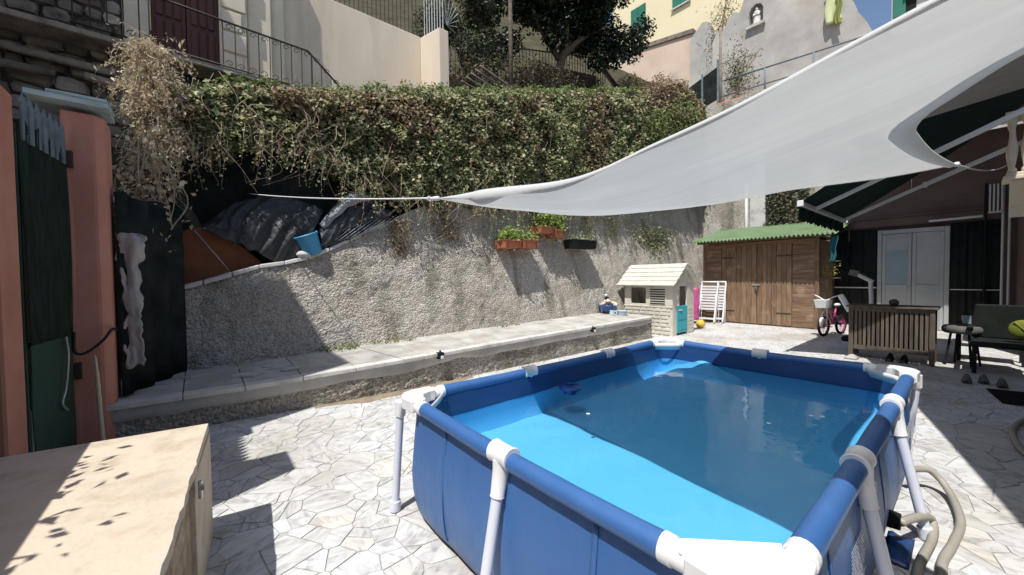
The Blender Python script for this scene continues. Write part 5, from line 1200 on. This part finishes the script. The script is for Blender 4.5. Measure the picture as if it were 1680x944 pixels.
# iron bars left of the door and scroll railing of the stair
def scroll(mb, c, r_, s_):
    pts = []
    for k in range(16):
        a = k/15*3.4*math.pi*.62; rr = r_*(1-k/15*.72); pts.append((c[0], c[1]+s_*rr*math.cos(a), c[2]+rr*math.sin(a)))
    mb.tube(pts, .0055, 5)
rl = thing('stair_railing', 'wrought iron stair railing with scrolls in front of the beige wall', 'railing', (-5,0,4.6))
def rtop(y): return 5.32-.03*(y+.61) if y < .57 else 5.285-.90*(y-.57)
q = MB(); q.tube([(-5,-2.1,5.36),(-5,-.61,5.32),(-5,.57,5.285),(-5,1.60,4.36)], .016, 8); q.build('top_rail', M['iron'], rl, smooth=True)
q = MB(); q.tube([(-5,-2.1,4.68),(-5,.57,4.64),(-5,1.60,3.72)], .012, 8); q.build('bottom_rail', M['iron'], rl, smooth=True)
for k in range(25):
    y = -2.08+.15*k; 
    if -1.42 < y < -.66: continue
    t = rtop(y); q = MB(); q.tube([(-5,y,t-.68),(-5,y,t)], .007 if k != 18 else .014, 6); bb = q.build('bar', M['iron'], rl)
    q = MB(); scroll(q, (-5,y+.075,t-.07), .048, 1); o = q.build('scroll', M['iron'], rl, smooth=True); o.parent = bb
    q = MB(); scroll(q, (-5,y+.075,t-.61), .048, -1); o = q.build('scroll', M['iron'], rl, smooth=True); o.parent = bb
# ================================================================== beige garden wall with railing on top
gw = thing('beige_wall', 'tall smooth beige garden wall above the ivy hedge', 'wall', (-6,1.7,3.5))
bx(-6.2,-6.0,.14,3.14,3.0,7.0).build('long_face', M['beige'], gw, bevel=.012)
q = MB(); q.prism([(-6.199,3.02),(-6.199,7.0),(-6.0,6.99),(-5.12,6.78),(-5.10,3.02)], lambda x,z: (x,3.141,z), lambda x,z: (x,3.36,z)); q.build('return_face', M['beige'], gw, bevel=.012)
bx(-5.99,-5.72,.145,.34,3.0,7.4).build('end_pilaster', M['cream'], gw, bevel=.015)
bx(-6.0,-5.58,-.21,.13,3.0,7.6).build('quoin_pier', M['cream'], gw, bevel=.015)
br = thing('wall_railing', 'thin iron bar railing on top of the beige wall', 'railing', (-6.1,2,7))
for k in range(24):
    y = .95+.093*k; MB().tube([(-6.1,y,6.98),(-6.1,y,8.0)], .010, 5).build('bar', M['iron'], br)
for k in range(8):
    t = k/7; MB().tube([(-6.0+.85*t,3.25,6.97-.20*t),(-6.0+.85*t,3.25,7.9-.2*t)], .009, 5).build('bar', M['alu'], br)
MB().tube([(-6.1,.9,8.0),(-6.1,3.1,8.0),(-5.1,3.25,7.7)], .014, 6).build('hand_rail', M['iron'], br)
fan = thing('barbed_fan', 'fan of thin metal spikes at the end of the beige wall', 'spikes', (-5.05,3.3,6.8))
for a in np.linspace(-.6,2.2,9): MB().tube([(-5.05,3.28,6.85),(-5.05+.1*math.sin(a),3.28+.38*math.cos(a)*.8,6.95+.38*math.sin(a+.2))], .005, 4).build('spike', M['alu'], fan)
# ================================================================== far fence, pole, shed roof pieces, dark trees
po = MB(); po.tube([(-6,5.85,5.6),(-6,5.85,9.6)], .055, 10); tag(po.build('metal_pole', M['bark'], smooth=True), 'brown metal pole rising in front of the dark tree', 'pole')
ff = thing('garden_fence', 'dark iron bar fence under the dark tree', 'fence', (-7,7,6.5))
MB().bar((-7,3.6,7.7),(-7,11.6,9.9), .03, .03).build('top_rail', M['iron'], ff); MB().bar((-7,3.6,6.5),(-7,11.6,8.6), .03, .03).build('bottom_rail', M['iron'], ff)
for k in range(54):
    y = 3.65+.147*k; z = 6.5+.265*(y-3.6); MB().tube([(-7,y,z-.1),(-7,y,z+1.28)], .013, 5).build('bar', M['iron'], ff)
hut = thing('wooden_hut', 'old grey wooden hut beneath the dark tree', 'hut', (-7.8,10.6,8))
for k in range(12): bx(-7.75,-7.70,8.7+.26*k,8.94+.26*k,7.4+.08*k,9.05+.05*k).build('board', M['greywood'], hut)
bx(-9.2,-7.76,8.7,11.8,7.4,9.2).build('body', M['darkstone'], hut)
# timber and old roof tiles piled on the slope
for k in range(5):
    q = MB(); y = 4.6+.10*k; z = 6.0+.10*k; q.tube([(-5.8+.06*k,y-.5,z+.22),(-5.7,y+1.1,z-.05)], .030, 7)
    tag(q.build('old_beam', M['tile'], smooth=True), 'weathered grey beam lying on the slope right of the beige wall', 'beam', 'beams piled on the slope')
for k in range(10):
    rws = []; y = 10.8+.16*k; z0 = 8.5-.02*k
    for i in range(7): rws.append([(-6.6+.09*math.cos(a), y+.25*i/6+.0, z0+.55-.09*k*0-.10*i/6+.09*math.sin(a)-.055*k) for a in np.linspace(0,math.pi,7)])
    q = MB(); q.grid(rws); tag(q.build('roof_tile', M['tile'], smooth=True, solid=.02), 'old curved roof tile stacked beside the pink wall', 'roof tile', 'stack of old roof tiles')
def tree(name, lab, basep, trunk, blobs, nleaf, size, lm, cat='tree', group=None):
    t = thing(name, lab, cat, basep, group)
    q = MB()
    for pts, rr in trunk: P_ = cat_rom(pts, 5); q.tube(P_, list(np.linspace(rr[0], rr[1], len(P_))), 8)
    q.build('trunk', M['bark'], t, smooth=True)
    P = []; Nn = []; Sz = []; tot = sum(b[1]**2 for b in blobs)
    for c, r_ in blobs:
        n = int(nleaf*r_**2/tot); 
        for k in range(n):
            d = rng.normal(size=3); d /= np.linalg.norm(d); rad = r_*(rng.random()**.35)*(1+.35*noise.noise(Vector(d*2.1)+Vector(c)))
            P.append(np.array(c)+d*rad*np.array([1,1,.85])); Nn.append(d*.6+rng.normal(size=3)*.5+np.array([.1,-.1,.5])); Sz.append(rng.uniform(*size))
    leaf_mesh('crown', P, Nn, Sz, lm, t, .5); return t
tb_ = (-6.9,8.6,6.6)
bl_s = []
for k in range(46):
    u, v, w_ = random.gauss(0,1), random.gauss(0,1), random.random()
    bl_s.append(((-6.9+.8*u, 9.4+1.35*v, 10.0+1.9*w_+.12*(9.4+1.35*v-9.4)), random.uniform(.45,.8)))
bl_s += [((-6.6,11.9,10.55),.62),((-6.5,12.8,10.75),.5),((-6.4,12.4,10.1),.4),((-6.4,11.2,9.65),.55),((-6.5,10.4,9.3),.5),((-6.6,8.3,9.3),.5),((-6.5,13.3,11.5),.5)]
tree('dark_tree', 'broad dark evergreen tree with glossy leaves above the hedge', tb_, [([tb_,(-6.95,8.7,8.0),(-6.8,8.9,9.4),(-6.9,9.2,10.8)],(.20,.10)),([(-6.85,8.85,9.0),(-6.7,9.8,9.9),(-6.6,11,10.6)],(.12,.04)),([(-6.9,8.8,8.8),(-7.1,8.0,9.8),(-7.1,7.4,10.6)],(.10,.04)),([(-6.9,9.1,9.8),(-6.7,9.2,10.8),(-6.5,9.6,11.6)],(.09,.03))], bl_s, 30000, (.10,.20), M['magn'])
bl_s = [((-7.4+random.gauss(0,.3), 5.3+random.gauss(0,.85), 8.9+random.gauss(0,.7)), random.uniform(.35,.6)) for k in range(26)]
tree('garden_bush', 'grey green bush behind the fence at the end of the beige wall', (-7.4,5.3,6.6), [([(-7.4,5.3,6.5),(-7.4,5.4,7.8),(-7.5,5.5,9)],(.12,.05)),([(-7.4,5.3,7.4),(-7.3,4.8,8.4),(-7.3,4.4,9.1)],(.08,.03))], bl_s, 12000, (.06,.12), leafmat('bush_leaves', [(0,(.015,.022,.010)),(.6,(.05,.065,.03)),(1,(.15,.17,.09))]), 'bush')
bl_s = [((-6.6+random.gauss(0,.35), 3.9+1.05*k, 6.55+.27*k*1.05+random.gauss(0,.15)), random.uniform(.35,.6)) for k in range(7) for j in range(3)]
tree('slope_shrub', 'dry brown and green undergrowth along the foot of the far fence', (-6.6,6.5,6.0), [([(-6.6,4,5.8),(-6.6,4.1,6.4),(-6.6,4.3,6.8)],(.05,.02)),([(-6.6,7,6.8),(-6.6,7.2,7.4),(-6.6,7.4,7.9)],(.05,.02)),([(-6.6,9,7.4),(-6.6,9.2,8.0),(-6.6,9.4,8.4)],(.05,.02))], bl_s, 9000, (.05,.11), leafmat('undergrowth_leaves', [(0,(.02,.022,.010)),(.5,(.06,.06,.03)),(1,(.20,.14,.08))]), 'shrub')
bl_s = [((-6.4+random.gauss(0,.35), 11.6+random.random()*3.2, 8.2+random.random()*1.0), random.uniform(.3,.55)) for k in range(22)]
tree('dry_bush', 'dry brown bush on the slope left of the pink wall', (-6.4,13,7.5), [([(-6.4,13,7.3),(-6.4,13,8.0),(-6.5,13.2,8.8)],(.05,.02)),([(-6.4,12.2,7.3),(-6.4,12.2,8.0),(-6.5,12,8.6)],(.05,.02))], bl_s, 9000, (.06,.13), M['ivydry'], 'bush')
# ================================================================== far right: yellow house, pink wall, ruined grey wall, railing
yh = thing('yellow_house', 'pale yellow house with green shutter high in the background', 'house', (-11,27,14))
bx(-17,-5.6,26,34,12,26).build('wall', M['yellow'], yh)
q = MB(); q.add([(-17.6,25.4,26),(-5,25.4,26),(-5,34.6,26),(-17.6,34.6,26),(-17.6,30,28.5),(-5,30,28.5)], [(0,1,5,4),(2,3,4,5),(0,4,3),(1,2,5),(3,2,1,0)]); q.build('roof', M['terracotta'], yh)
for (xx, zz) in ((-11.2,20.62),(-14.6,20.62),(-8.0,20.62),(-11.2,24.0)):
    wd = bx(xx-.62,xx+.62,25.95,25.998,zz,zz+1.7).build('window', M['black'], yh)
    for sx in (-1,1):
        q = MB(); q.box(xx+sx*.31-.30,xx+sx*.31+.30,25.90,25.945,zz+.02,zz+1.68); s_ = q.build('shutter', M['shutter'], yh); s_.parent = wd
    s_ = bx(xx-.70,xx+.70,25.84,25.949,zz-.10,zz-.002).build('sill', M['coping'], yh); s_.parent = wd
pw_ = thing('pink_wall', 'sunlit pale pink garden wall below the yellow house', 'wall', (-8.6,18,8))
q = MB(); q.prism([(-12.4,8),(-12.4,14.3),(-6.6,13.22),(-6.6,8)], lambda x,z: (x,18,z), lambda x,z: (x,18.35,z)); q.build('wall_face', M['pinkw'], pw_)
q = MB(); q.prism([(-12.4,14.31),(-12.4,14.52),(-6.6,13.44),(-6.6,13.23)], lambda x,z: (x,17.92,z), lambda x,z: (x,18.42,z)); q.build('coping', M['tile'], pw_)
q = MB(); q.prism([(-6.59,8),(-6.59,12.75),(-6.35,13.0),(-6.05,13.3),(-5.8,13.25),(-5.7,12.7),(-5.5,12.45),(-5.4,8)], lambda x,z: (x,17.6,z), lambda x,z: (x,18.3,z)); tag(q.build('ruined_pier', M['greyw'], bevel=.03), 'grey crumbling pier at the end of the pink wall', 'pier')
rn = thing('ruined_wall', 'tall crumbling grey wall with a statue niche', 'wall', (-2.3,16.2,7.3))
jag = [(-4.9,7.3),(-4.9,11.2),(-4.72,11.55),(-4.45,11.5),(-4.3,11.85),(-4.05,12.0),(-3.85,11.9),(-3.72,12.3),(-3.5,12.75),(-3.1,12.95),(-2.75,12.8),(-2.68,12.2),(-2.5,12.05),(-2.35,12.35),(-2.2,12.9),(-1.6,13.2),(-.75,13.2),(-.66,11.6),(-.60,10.7),(-.42,10.4),(-.30,10.0),(-.1,9.6),(.05,9.2),(.4,8.9),(.7,8.8),(3.0,8.6),(3.0,7.3)]
nic = [(-3.52,11.12),(-3.04,11.12),(-3.04,11.70),(-3.12,11.86),(-3.28,11.93),(-3.44,11.86),(-3.52,11.70)]
bm = bmesh.new()
def fillpoly(bm, outer, hole, y):
    vo = [bm.verts.new((p[0],y,p[1])) for p in outer]; vh = [bm.verts.new((p[0],y,p[1])) for p in hole]
    es = [bm.edges.new((vo[i],vo[(i+1)%len(vo)])) for i in range(len(vo))] + [bm.edges.new((vh[i],vh[(i+1)%len(vh)])) for i in range(len(vh))]
    bmesh.ops.triangle_fill(bm, edges=es, use_beauty=True); return vo, vh
vo, vh = fillpoly(bm, jag, nic, 16.0)
vb = [bm.verts.new((p[0],16.5,p[1])) for p in jag]; vn_ = [bm.verts.new((p[0],16.25,p[1])) for p in nic]
for i in range(len(jag)): bm.faces.new((vo[i],vb[i],vb[(i+1)%len(jag)],vo[(i+1)%len(jag)]))
for i in range(len(nic)): bm.faces.new((vh[i],vn_[i],vn_[(i+1)%len(nic)],vh[(i+1)%len(nic)]))
bm.faces.new(vn_); bm.faces.new(vb); bmesh.ops.recalc_face_normals(bm, faces=bm.faces)
q = MB(); bm.verts.index_update(); q.add([v.co for v in bm.verts], [[v.index for v in f.verts] for f in bm.faces]); bm.free(); q.build('wall_face', M['greyw'], rn)
bx(-3.60,-2.96,15.86,15.998,11.02,11.118).build('niche_sill', M['coping'], rn)
sg = thing('statue', 'small white robed statue standing in the wall niche', 'statue', (-3.28,16.1,11.12))
MB().lathe((-3.28,16.10,11.122), [(.14,0),(.15,.04),(.12,.10),(.125,.3),(.10,.45),(.11,.52),(.06,.57),(.035,.58)], 14).build('robe', M['stonew'], sg, smooth=True)
MB().ell((-3.28,16.09,11.745), (.05,.055,.065), 12, 8).build('head', M['stonew'], sg, smooth=True)
MB().tube([(-3.38,16.08,11.60),(-3.36,16.0,11.48),(-3.29,15.97,11.50)], .03, 8).build('arm', M['stonew'], sg, smooth=True); MB().tube([(-3.18,16.08,11.60),(-3.20,16.0,11.48),(-3.27,15.97,11.50)], .03, 8).build('arm', M['stonew'], sg, smooth=True)
def drape(name, lab, x0, x1, y, z0, z1, mt):
    q = MB(); rws = [[(x0+(x1-x0)*i/14+.03*math.sin(k*.5), y+.02*math.sin(i*.9+k*.2), z1+(z0-z1)*k/14-.012*abs(math.sin(i*.9))*(k/14)) for i in range(15)] for k in range(15)]
    q.grid(rws); return tag(q.build(name, mt, smooth=True, solid=.02), lab, 'cloth', 'cloths hung on the ruined wall')
drape('hanging_cloth', 'pale yellow green cloth hung on the ruined wall', -1.12,-.70,15.8,9.9,11.2,M['ygcloth']); drape('hanging_cloth', 'olive cloth hung in front of the pale one on the ruined wall', -.86,-.70,15.74,9.75,10.6,M['olivecloth'])
rr_ = thing('road_railing', 'dark metal railing along the upper road above the sail', 'railing', (-1.7,14,7.5))
MB().tube([(-3.72,14,8.50),(.4,14,8.22)], .03, 8).build('top_rail', M['spike'], rr_, smooth=True); MB().tube([(-3.72,14,7.95),(.4,14,7.72)], .025, 8).build('mid_rail', M['spike'], rr_, smooth=True)
for k in range(4): x = -3.68+1.32*k; MB().tube([(x,14,7.42),(x,14,8.50-.068*(x+3.72))], .03, 8).build('post', M['spike'], rr_, smooth=True)
MB().tube([(-2.3,14,7.5),(-1.7,14.2,7.9)], .02, 6).build('brace', M['alu'], rr_)
q = MB(); q.prism([(-3.78,7.30),(-3.78,7.62),(.6,7.46),(.6,7.28)], lambda x,z: (x,13.66,z), lambda x,z: (x,14.6,z)); tag(q.build('terracotta_kerb', M['terracotta'], bevel=.02), 'terracotta kerb under the road railing', 'kerb')
dfc = thing('mesh_fence', 'fence of dark green mesh panels at the right end of the hedge', 'fence', (-4.4,13.9,7.4))
q = MB(); q.prism([(-4.95,7.6),(-4.95,8.7),(-3.84,9.08),(-3.84,7.9)], lambda x,z: (x,13.95,z), lambda x,z: (x,13.98,z)); q.build('mesh_panel', M['blacknet'], dfc)
for (xx, zt) in ((-4.95,8.85),(-4.40,9.0),(-3.84,9.3)): MB().tube([(xx,13.92,6.9),(xx,13.92,zt)], .035, 7).build('post', M['spike'], dfc)
q = MB(); q.tube([(-3.74,13.9,6.9),(-3.74,13.9,10.4)], .05, 8); tag(q.build('rusty_post', M['tile'], smooth=True), 'tall rusty post beside the dark mesh fence', 'post')
P = []; Nn = []; Sz = []
for k in range(1500):
    d = rng.normal(size=3)*np.array([.28,.25,.5]); P.append(np.array([-3.4,14.5,8.7])+d); Nn.append(rng.normal(size=3)+np.array([0,-.5,.5])); Sz.append(rng.uniform(.05,.12))
rs = thing('roadside_shrub', 'thin leafy shrub growing behind the road railing', 'shrub', (-3.4,14.5,7.35)); leaf_mesh('leaves', P, Nn, Sz, leafmat('shrub_leaves', [(0,(.05,.08,.03)),(.6,(.14,.17,.06)),(1,(.34,.24,.12))]), rs, .4)
q = MB()
for k in range(9): q.tube(cat_rom([(-3.4,14.5,7.32),(-3.4+random.gauss(0,.15),14.5,8.2),(-3.4+random.gauss(0,.35),14.5+random.gauss(0,.2),9.3)],5), .012, 5)
q.build('stems', M['stem'], rs)
fh = thing('far_house', 'far pale house with green shutter beside the strip of sky', 'house', (1.5,22,7))
bx(-.12,6,22,28,7,16).build('wall', M['bluewall'], fh)
wd = bx(-.05,.6,21.96,21.998,12.2,13.6).build('window', M['black'], fh); s_ = bx(-.06,.30,21.90,21.95,12.15,13.65).build('shutter', M['shutter'], fh); s_.parent = wd
bx(.32,2.2,21.6,21.99,13.2,13.4).build('eave', M['coping'], fh)
# tangled dry twigs hanging by the ruined pier
P = []; Nn = []; Sz = []
for k in range(900):
    d = rng.normal(size=3)*np.array([.35,.15,.75]); P.append(np.array([-5.0,17.4,12.6])+d); Nn.append(rng.normal(size=3)); Sz.append(rng.uniform(.08,.22))
dt = thing('dry_climber', 'dry brown climber hanging between pink wall and ruined wall', 'climber', (-5.0,17.4,11)); leaf_mesh('twigs', P, Nn, Sz, M['drytw'], dt, .14)
q = MB(); q.tube(cat_rom([(-5,17.4,10.5),(-5.1,17.4,12),(-4.9,17.4,13.6)],5), .03, 6); q.build('stem', M['stem'], dt)
# ================================================================== ivy hedge over the retaining wall
def htop(y): return float(np.interp(y, [-1.6,-1.04,-.56,.14,1.16,3.54,8.64,9.5,10.4,11.48,12.4,13.6], [3.5,3.70,3.98,4.10,4.39,5.10,6.63,6.95,7.45,7.90,7.6,7.4]))
def hbot(y): return float(np.interp(y, [-1.6,-1.06,-.45,.27,.76,1.2,1.51,2.17,4.47,7.5,12.8], [2.5,2.95,3.14,3.14,2.88,2.72,2.60,2.64,2.90,3.22,4.0]))
hd = thing('ivy_hedge', 'long dense ivy hedge hanging over the top of the retaining wall', 'hedge', (-3.8,5,2.5))
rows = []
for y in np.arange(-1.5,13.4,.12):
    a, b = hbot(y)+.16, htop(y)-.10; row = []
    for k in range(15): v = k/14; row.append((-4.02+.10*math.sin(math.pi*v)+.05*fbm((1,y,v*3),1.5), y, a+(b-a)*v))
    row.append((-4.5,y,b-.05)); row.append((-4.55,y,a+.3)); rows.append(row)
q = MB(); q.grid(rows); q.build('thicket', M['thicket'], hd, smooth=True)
CL = []
for k in range(1500):
    y = random.uniform(-1.3,12.9); v = random.random(); CL.append((y, v, random.uniform(.02,.15), random.uniform(.03,.11)))
CL.sort(); CLy = np.array([c[0] for c in CL])
def hedge_leaves(n, y0, y1, kind):
    P = []; Nn = []; Sz = []
    while len(P) < n:
        y = y0+(y1-y0)*rng.random(); v = rng.random(); ex = 0
        if kind != 'top' and rng.random() < .5:      # tufts standing out of the face
            c = CL[int(rng.integers(len(CL)))]
            if not (y0 < c[0] < y1): continue
            y = c[0]+rng.normal()*c[3]; v = c[1]+rng.normal()*c[3]*.5; ex = c[2]*rng.random()
            if v < 0 or v > 1.02: continue
        a, b = hbot(y), htop(y); ragged = .30*noise.noise(Vector((y*2.2,0,5)))+.22*noise.noise(Vector((y*7,0,9)))
        z = a+ragged+(b-a-ragged)*v - ex*.5
        lump = noise.noise(Vector((y*1.5,z*1.6,3)))*.13 + noise.noise(Vector((y*4.4,z*4.4,8)))*.08
        x = -3.93 + .13*math.sin(math.pi*min(1,max(0,v)))**.5 + lump - abs(rng.normal())*.07 + ex
        if kind == 'top': x = -3.92-rng.random()*.55; z = b+.02+.12*noise.noise(Vector((y*2.6,x*2,0)))+abs(rng.normal())*.05
        d = noise.noise(Vector((y*.8,z*.8,31)))+.45*noise.noise(Vector((y*3,z*3,11)))
        dry = .44 + .60*max(0,1-max(0,y+1.2)/4.0) + (.75 if y > 9.0 else 0) + .30*(1-v)
        isdry = (d*.9+dry*.8+rng.normal()*.24) > .55
        if (kind == 'dry') != isdry and kind != 'top': continue
        if kind == 'green' and ex == 0 and noise.noise(Vector((y*5,z*5,17))) < -.30: continue   # gaps
        P.append((x,y,z)); Nn.append((.65+rng.normal()*.5, -.40+rng.normal()*.55, .75+rng.normal()*.55)); Sz.append((.026+.075*rng.random()**2.2)*(1 if y < 7 else 1.25))
    return P, Nn, Sz
o = leaf_mesh('green_leaves', *hedge_leaves(46000,-1.3,12.9,'green'), M['ivy'], hd, .75); o = leaf_mesh('dry_leaves', *hedge_leaves(40000,-1.5,12.9,'dry'), M['ivydry'], hd, .55)
leaf_mesh('top_growth', *hedge_leaves(9000,-1.2,9,'top'), M['ivygreen'], hd, .6)
P = []; Nn = []; Sz = []
for k in range(3200):     # fresh green patch at the right end
    y = random.uniform(8.9,12.6); z = hbot(y)+ (htop(y)-hbot(y))*random.uniform(.25,.80)-.0*y; P.append((-3.72+random.gauss(0,.12), y, z)); Nn.append((.7+random.gauss(0,.5),-.2+random.gauss(0,.5),.6+random.gauss(0,.4))); Sz.append(random.uniform(.05,.10))
leaf_mesh('fresh_patch', P, Nn, Sz, M['ivygreen'], hd, .75)
# bare trailing stems
q = MB()
for k in range(64):
    y = random.uniform(-1.2,5.5) if k < 40 else random.uniform(-1.1,1.4); zb = hbot(y)+random.uniform(-.1,.5); x = -3.76+random.uniform(-.1,.08)
    L_ = random.uniform(.15,.6) if k < 105 else random.uniform(.5,1.1)
    pts = [(x-.12,y+random.uniform(-.3,.3),zb+random.uniform(.3,.7)),(x+.06,y+random.uniform(-.2,.2),zb+random.uniform(.05,.2)),(x+random.uniform(-.02,.10),y+random.uniform(-.25,.25),zb-L_*.4),(x+random.uniform(-.05,.05),y+random.uniform(-.4,.4),zb-L_*.9)]
    q.tube(cat_rom(pts,5), [.0034]*10+[.002]*6, 4)
for k in range(30):
    y = random.uniform(-1.0,9); z = random.uniform(hbot(y)+.2, htop(y)-.1); q.tube(cat_rom([(-3.72,y,z),(-3.68,y+random.uniform(-.2,.2),z-.2),(-3.74,y+random.uniform(-.3,.3),z-.45)],4), .003, 4)
q.build('bare_stems', M['stem'], hd)['kind'] = 'stuff'
# leafy and dry runners hanging out of the lower edge
q = MB(); P = []; Nn = []; Sz = []
for k in range(210):
    y = random.uniform(-1.0,9.5); zb = hbot(y)+random.uniform(.0,.35); L_ = random.uniform(.15,.62); x = -3.80+random.uniform(-.06,.10); e = y+random.uniform(-.12,.12)
    pts = cat_rom([(x-.1,y,zb+.15),(x+.04,y+(e-y)*.3,zb),(x+.05,y+(e-y)*.7+random.uniform(-.04,.04),zb-L_*.5),(x+random.uniform(-.02,.06),e,zb-L_)],4); q.tube(pts, [.0028]*9+[.0018]*4, 3, cap=False)
    for p in pts[3:]:
        for l in range(2): P.append((p.x+random.gauss(0,.02),p.y+random.gauss(0,.025),p.z+random.gauss(0,.02))); Nn.append((random.gauss(.7,.5),random.gauss(-.3,.5),random.gauss(.4,.5))); Sz.append(random.uniform(.02,.055))
q.build('runners', M['stem'], hd)['kind'] = 'stuff'
h_ = len(P)//2; leaf_mesh('runner_leaves', P[:h_], Nn[:h_], Sz[:h_], M['ivydry'], hd, .6); leaf_mesh('runner_leaves', P[h_:], Nn[h_:], Sz[h_:], M['ivy'], hd, .65)
# shoots standing above the hedge
q = MB(); P = []; Nn = []; Sz = []
for k in range(46):
    y = random.uniform(-.2,3.6); z = htop(y); h = random.uniform(.06,.20); e = (-4.0+random.uniform(-.15,.15), y+random.uniform(-.12,.12), z+h); q.tube([(-4.0,y,z-.05),e], .0045, 4)
    for j in range(7): t = random.random(); P.append((e[0]+random.gauss(0,.02), y+(e[1]-y)*t+random.gauss(0,.03), z+h*t)); Nn.append((random.gauss(.4,.5),random.gauss(0,.6),random.gauss(.6,.5))); Sz.append(random.uniform(.025,.05))
q.build('shoots', M['stem'], hd)['kind'] = 'stuff'; leaf_mesh('shoot_leaves', P, Nn, Sz, M['ivygreen'], hd, .6)
# ================================================================== dry straw-coloured vine at the left end
sv = thing('dry_vine', 'straw coloured dried vine hanging in a mop at the left end of the hedge', 'vine', (-3.8,-1.27,2.7))
q = MB(); P = []; Nn = []; Sz = []
def vine_c(z): return -1.30+.05*(4.2-z)
def vine_r(z): return float(np.interp(z, [2.7,3.0,3.5,3.9,4.2], [.10,.15,.165,.13,.04]))
for k in range(420):
    z0 = random.uniform(3.05,4.15); a = random.uniform(0,6.28); r_ = vine_r(z0)*math.sqrt(random.random())
    p = Vector((-3.78+.7*r_*math.sin(a), vine_c(z0)+r_*math.cos(a), z0)); d = Vector((random.gauss(.2,.4), random.gauss(0,.5), random.gauss(.1,.5))).normalized(); pts = [p.copy()]
    n_ = random.randint(5,11); st_ = random.uniform(.03,.065)
    for j in range(n_):
        d = (d + Vector((random.gauss(0,.28), random.gauss(0,.22), random.gauss(-.40,.22)))).normalized(); p = p + d*st_; p.x = min(p.x, -3.52); pts.append(p.copy())
        for l in range(3):
            P.append(tuple(p+Vector((random.gauss(0,.02) for _ in range(3))))); Nn.append((random.gauss(.5,.6),random.gauss(-.3,.6),random.gauss(.2,.6))); Sz.append(random.choice((.02,.03,.04,.06))*random.uniform(.7,1.3))
    r0 = random.choice((.0016,.002,.0026,.0042)); q.tube(cat_rom(pts,2), list(np.linspace(r0, r0*.5, 2*len(pts)-1)), 3, cap=False)
for k in range(26):      # a few long pale tendrils below the mop
    y = random.uniform(-1.5,-1.05); pts = [(-3.68,y,3.1),(-3.62,y+random.uniform(-.1,.1),2.85),(-3.62,y+random.uniform(-.18,.18),2.6),(-3.62,y+random.uniform(-.2,.25),2.3+random.uniform(-.1,.25))]
    q.tube(cat_rom(pts,4), [.003]*8+[.0018]*5, 4, cap=False)
q.build('strands', M['straw'], sv)['kind'] = 'stuff'
leaf_mesh('dry_leaves', P, Nn, Sz, M['straw'], sv, .34, droop=(0,0,-.6))
P = []; Nn = []; Sz = []
for k in range(500):
    P.append((-3.45+random.gauss(0,.1), -1.36+random.gauss(0,.14), 2.45+random.gauss(0,.28))); Nn.append((random.gauss(.6,.6),random.gauss(-.2,.6),random.gauss(.3,.6))); Sz.append(random.uniform(.03,.08))
lv = thing('dry_leaf_clump', 'pale dead leaves clinging behind the pink gate pillar', 'dead leaves', (-3.3,-1.32,1.9)); leaf_mesh('leaves', P, Nn, Sz, M['straw'], lv, .6)
q = MB()
for k in range(14): q.tube(cat_rom([(-3.5,-1.36+random.gauss(0,.1),2.95),(-3.45+random.gauss(0,.06),-1.3+random.gauss(0,.15),2.4),(-3.45+random.gauss(0,.08),-1.36+random.gauss(0,.15),2.0)],5), .006, 4)
q.build('stems', M['stem'], lv)
# ivy wisps on the pebbledash and on the far wall
def wisp(lab, c, sy_, sz_, n, mt, x=-3.5, size=(.025,.05)):
    t = thing('wall_plant', lab, 'plant', (x,c[0],c[1]-sz_), 'plants rooted in the pebbledash wall'); P = []; Nn = []; Sz = []
    for k in range(n):
        v = random.random(); P.append((x-.02+abs(random.gauss(0,.05)), c[0]+random.gauss(0,sy_)*(1-.5*v), c[1]-sz_*v+sz_*.3)); Nn.append((.8+random.gauss(0,.4),random.gauss(-.2,.5),random.gauss(.4,.5))); Sz.append(random.uniform(*size))
    leaf_mesh('leaves', P, Nn, Sz, mt, t, .6); q = MB()
    for k in range(8): q.tube(cat_rom([(x-.05,c[0],c[1]+.2),(x+.03,c[0]+random.gauss(0,sy_*.6),c[1]-sz_*.3),(x+.03,c[0]+random.gauss(0,sy_),c[1]-sz_*.9)],4), .004, 4)
    q.build('stems', M['stem'], t)
wisp('dry brown creeper trailing down the wall right of the tarpaulins', (1.62,2.25), .16,.62,520,M['ivydry'],-3.86); wisp('sparse dry creeper on the wall left of the planters', (2.55,2.4), .22,.4,380,M['ivydry'],-3.88)
wisp('green creeper hanging on the wall above the black planter', (6.55,2.75), .22,.55,420,M['ivy'],-3.94); wisp('green wisps on the wall above the playhouse roof', (7.6,2.85), .25,.6,420,M['ivy'],-3.94); wisp('mossy growth on the wall corner beside the shed', (9.6,2.6), .6,1.0,1100,M['ivy'],-3.92,(.05,.09))
fi = thing('wall_ivy', 'ivy patch on the far wall above the shed roof', 'ivy', (-1.5,12.9,2.8)); P = []; Nn = []; Sz = []
for k in range(2600):
    P.append((random.uniform(-1.95,-.85), 12.88-abs(random.gauss(0,.07)), random.uniform(2.7,4.9))); Nn.append((random.gauss(0,.5),-.8+random.gauss(0,.4),.5+random.gauss(0,.4))); Sz.append(random.uniform(.05,.10))
leaf_mesh('leaves', P, Nn, Sz, leafmat('far_ivy_leaves', [(0,(.03,.04,.018)),(.5,(.09,.10,.05)),(1,(.30,.24,.17))]), fi, .7)
q = MB()
for k in range(12): q.tube([(random.uniform(-1.9,-.9),12.93,2.7),(random.uniform(-1.9,-.9),12.93,4.9)], .012, 5)
q.build('stems', M['stem'], fi)
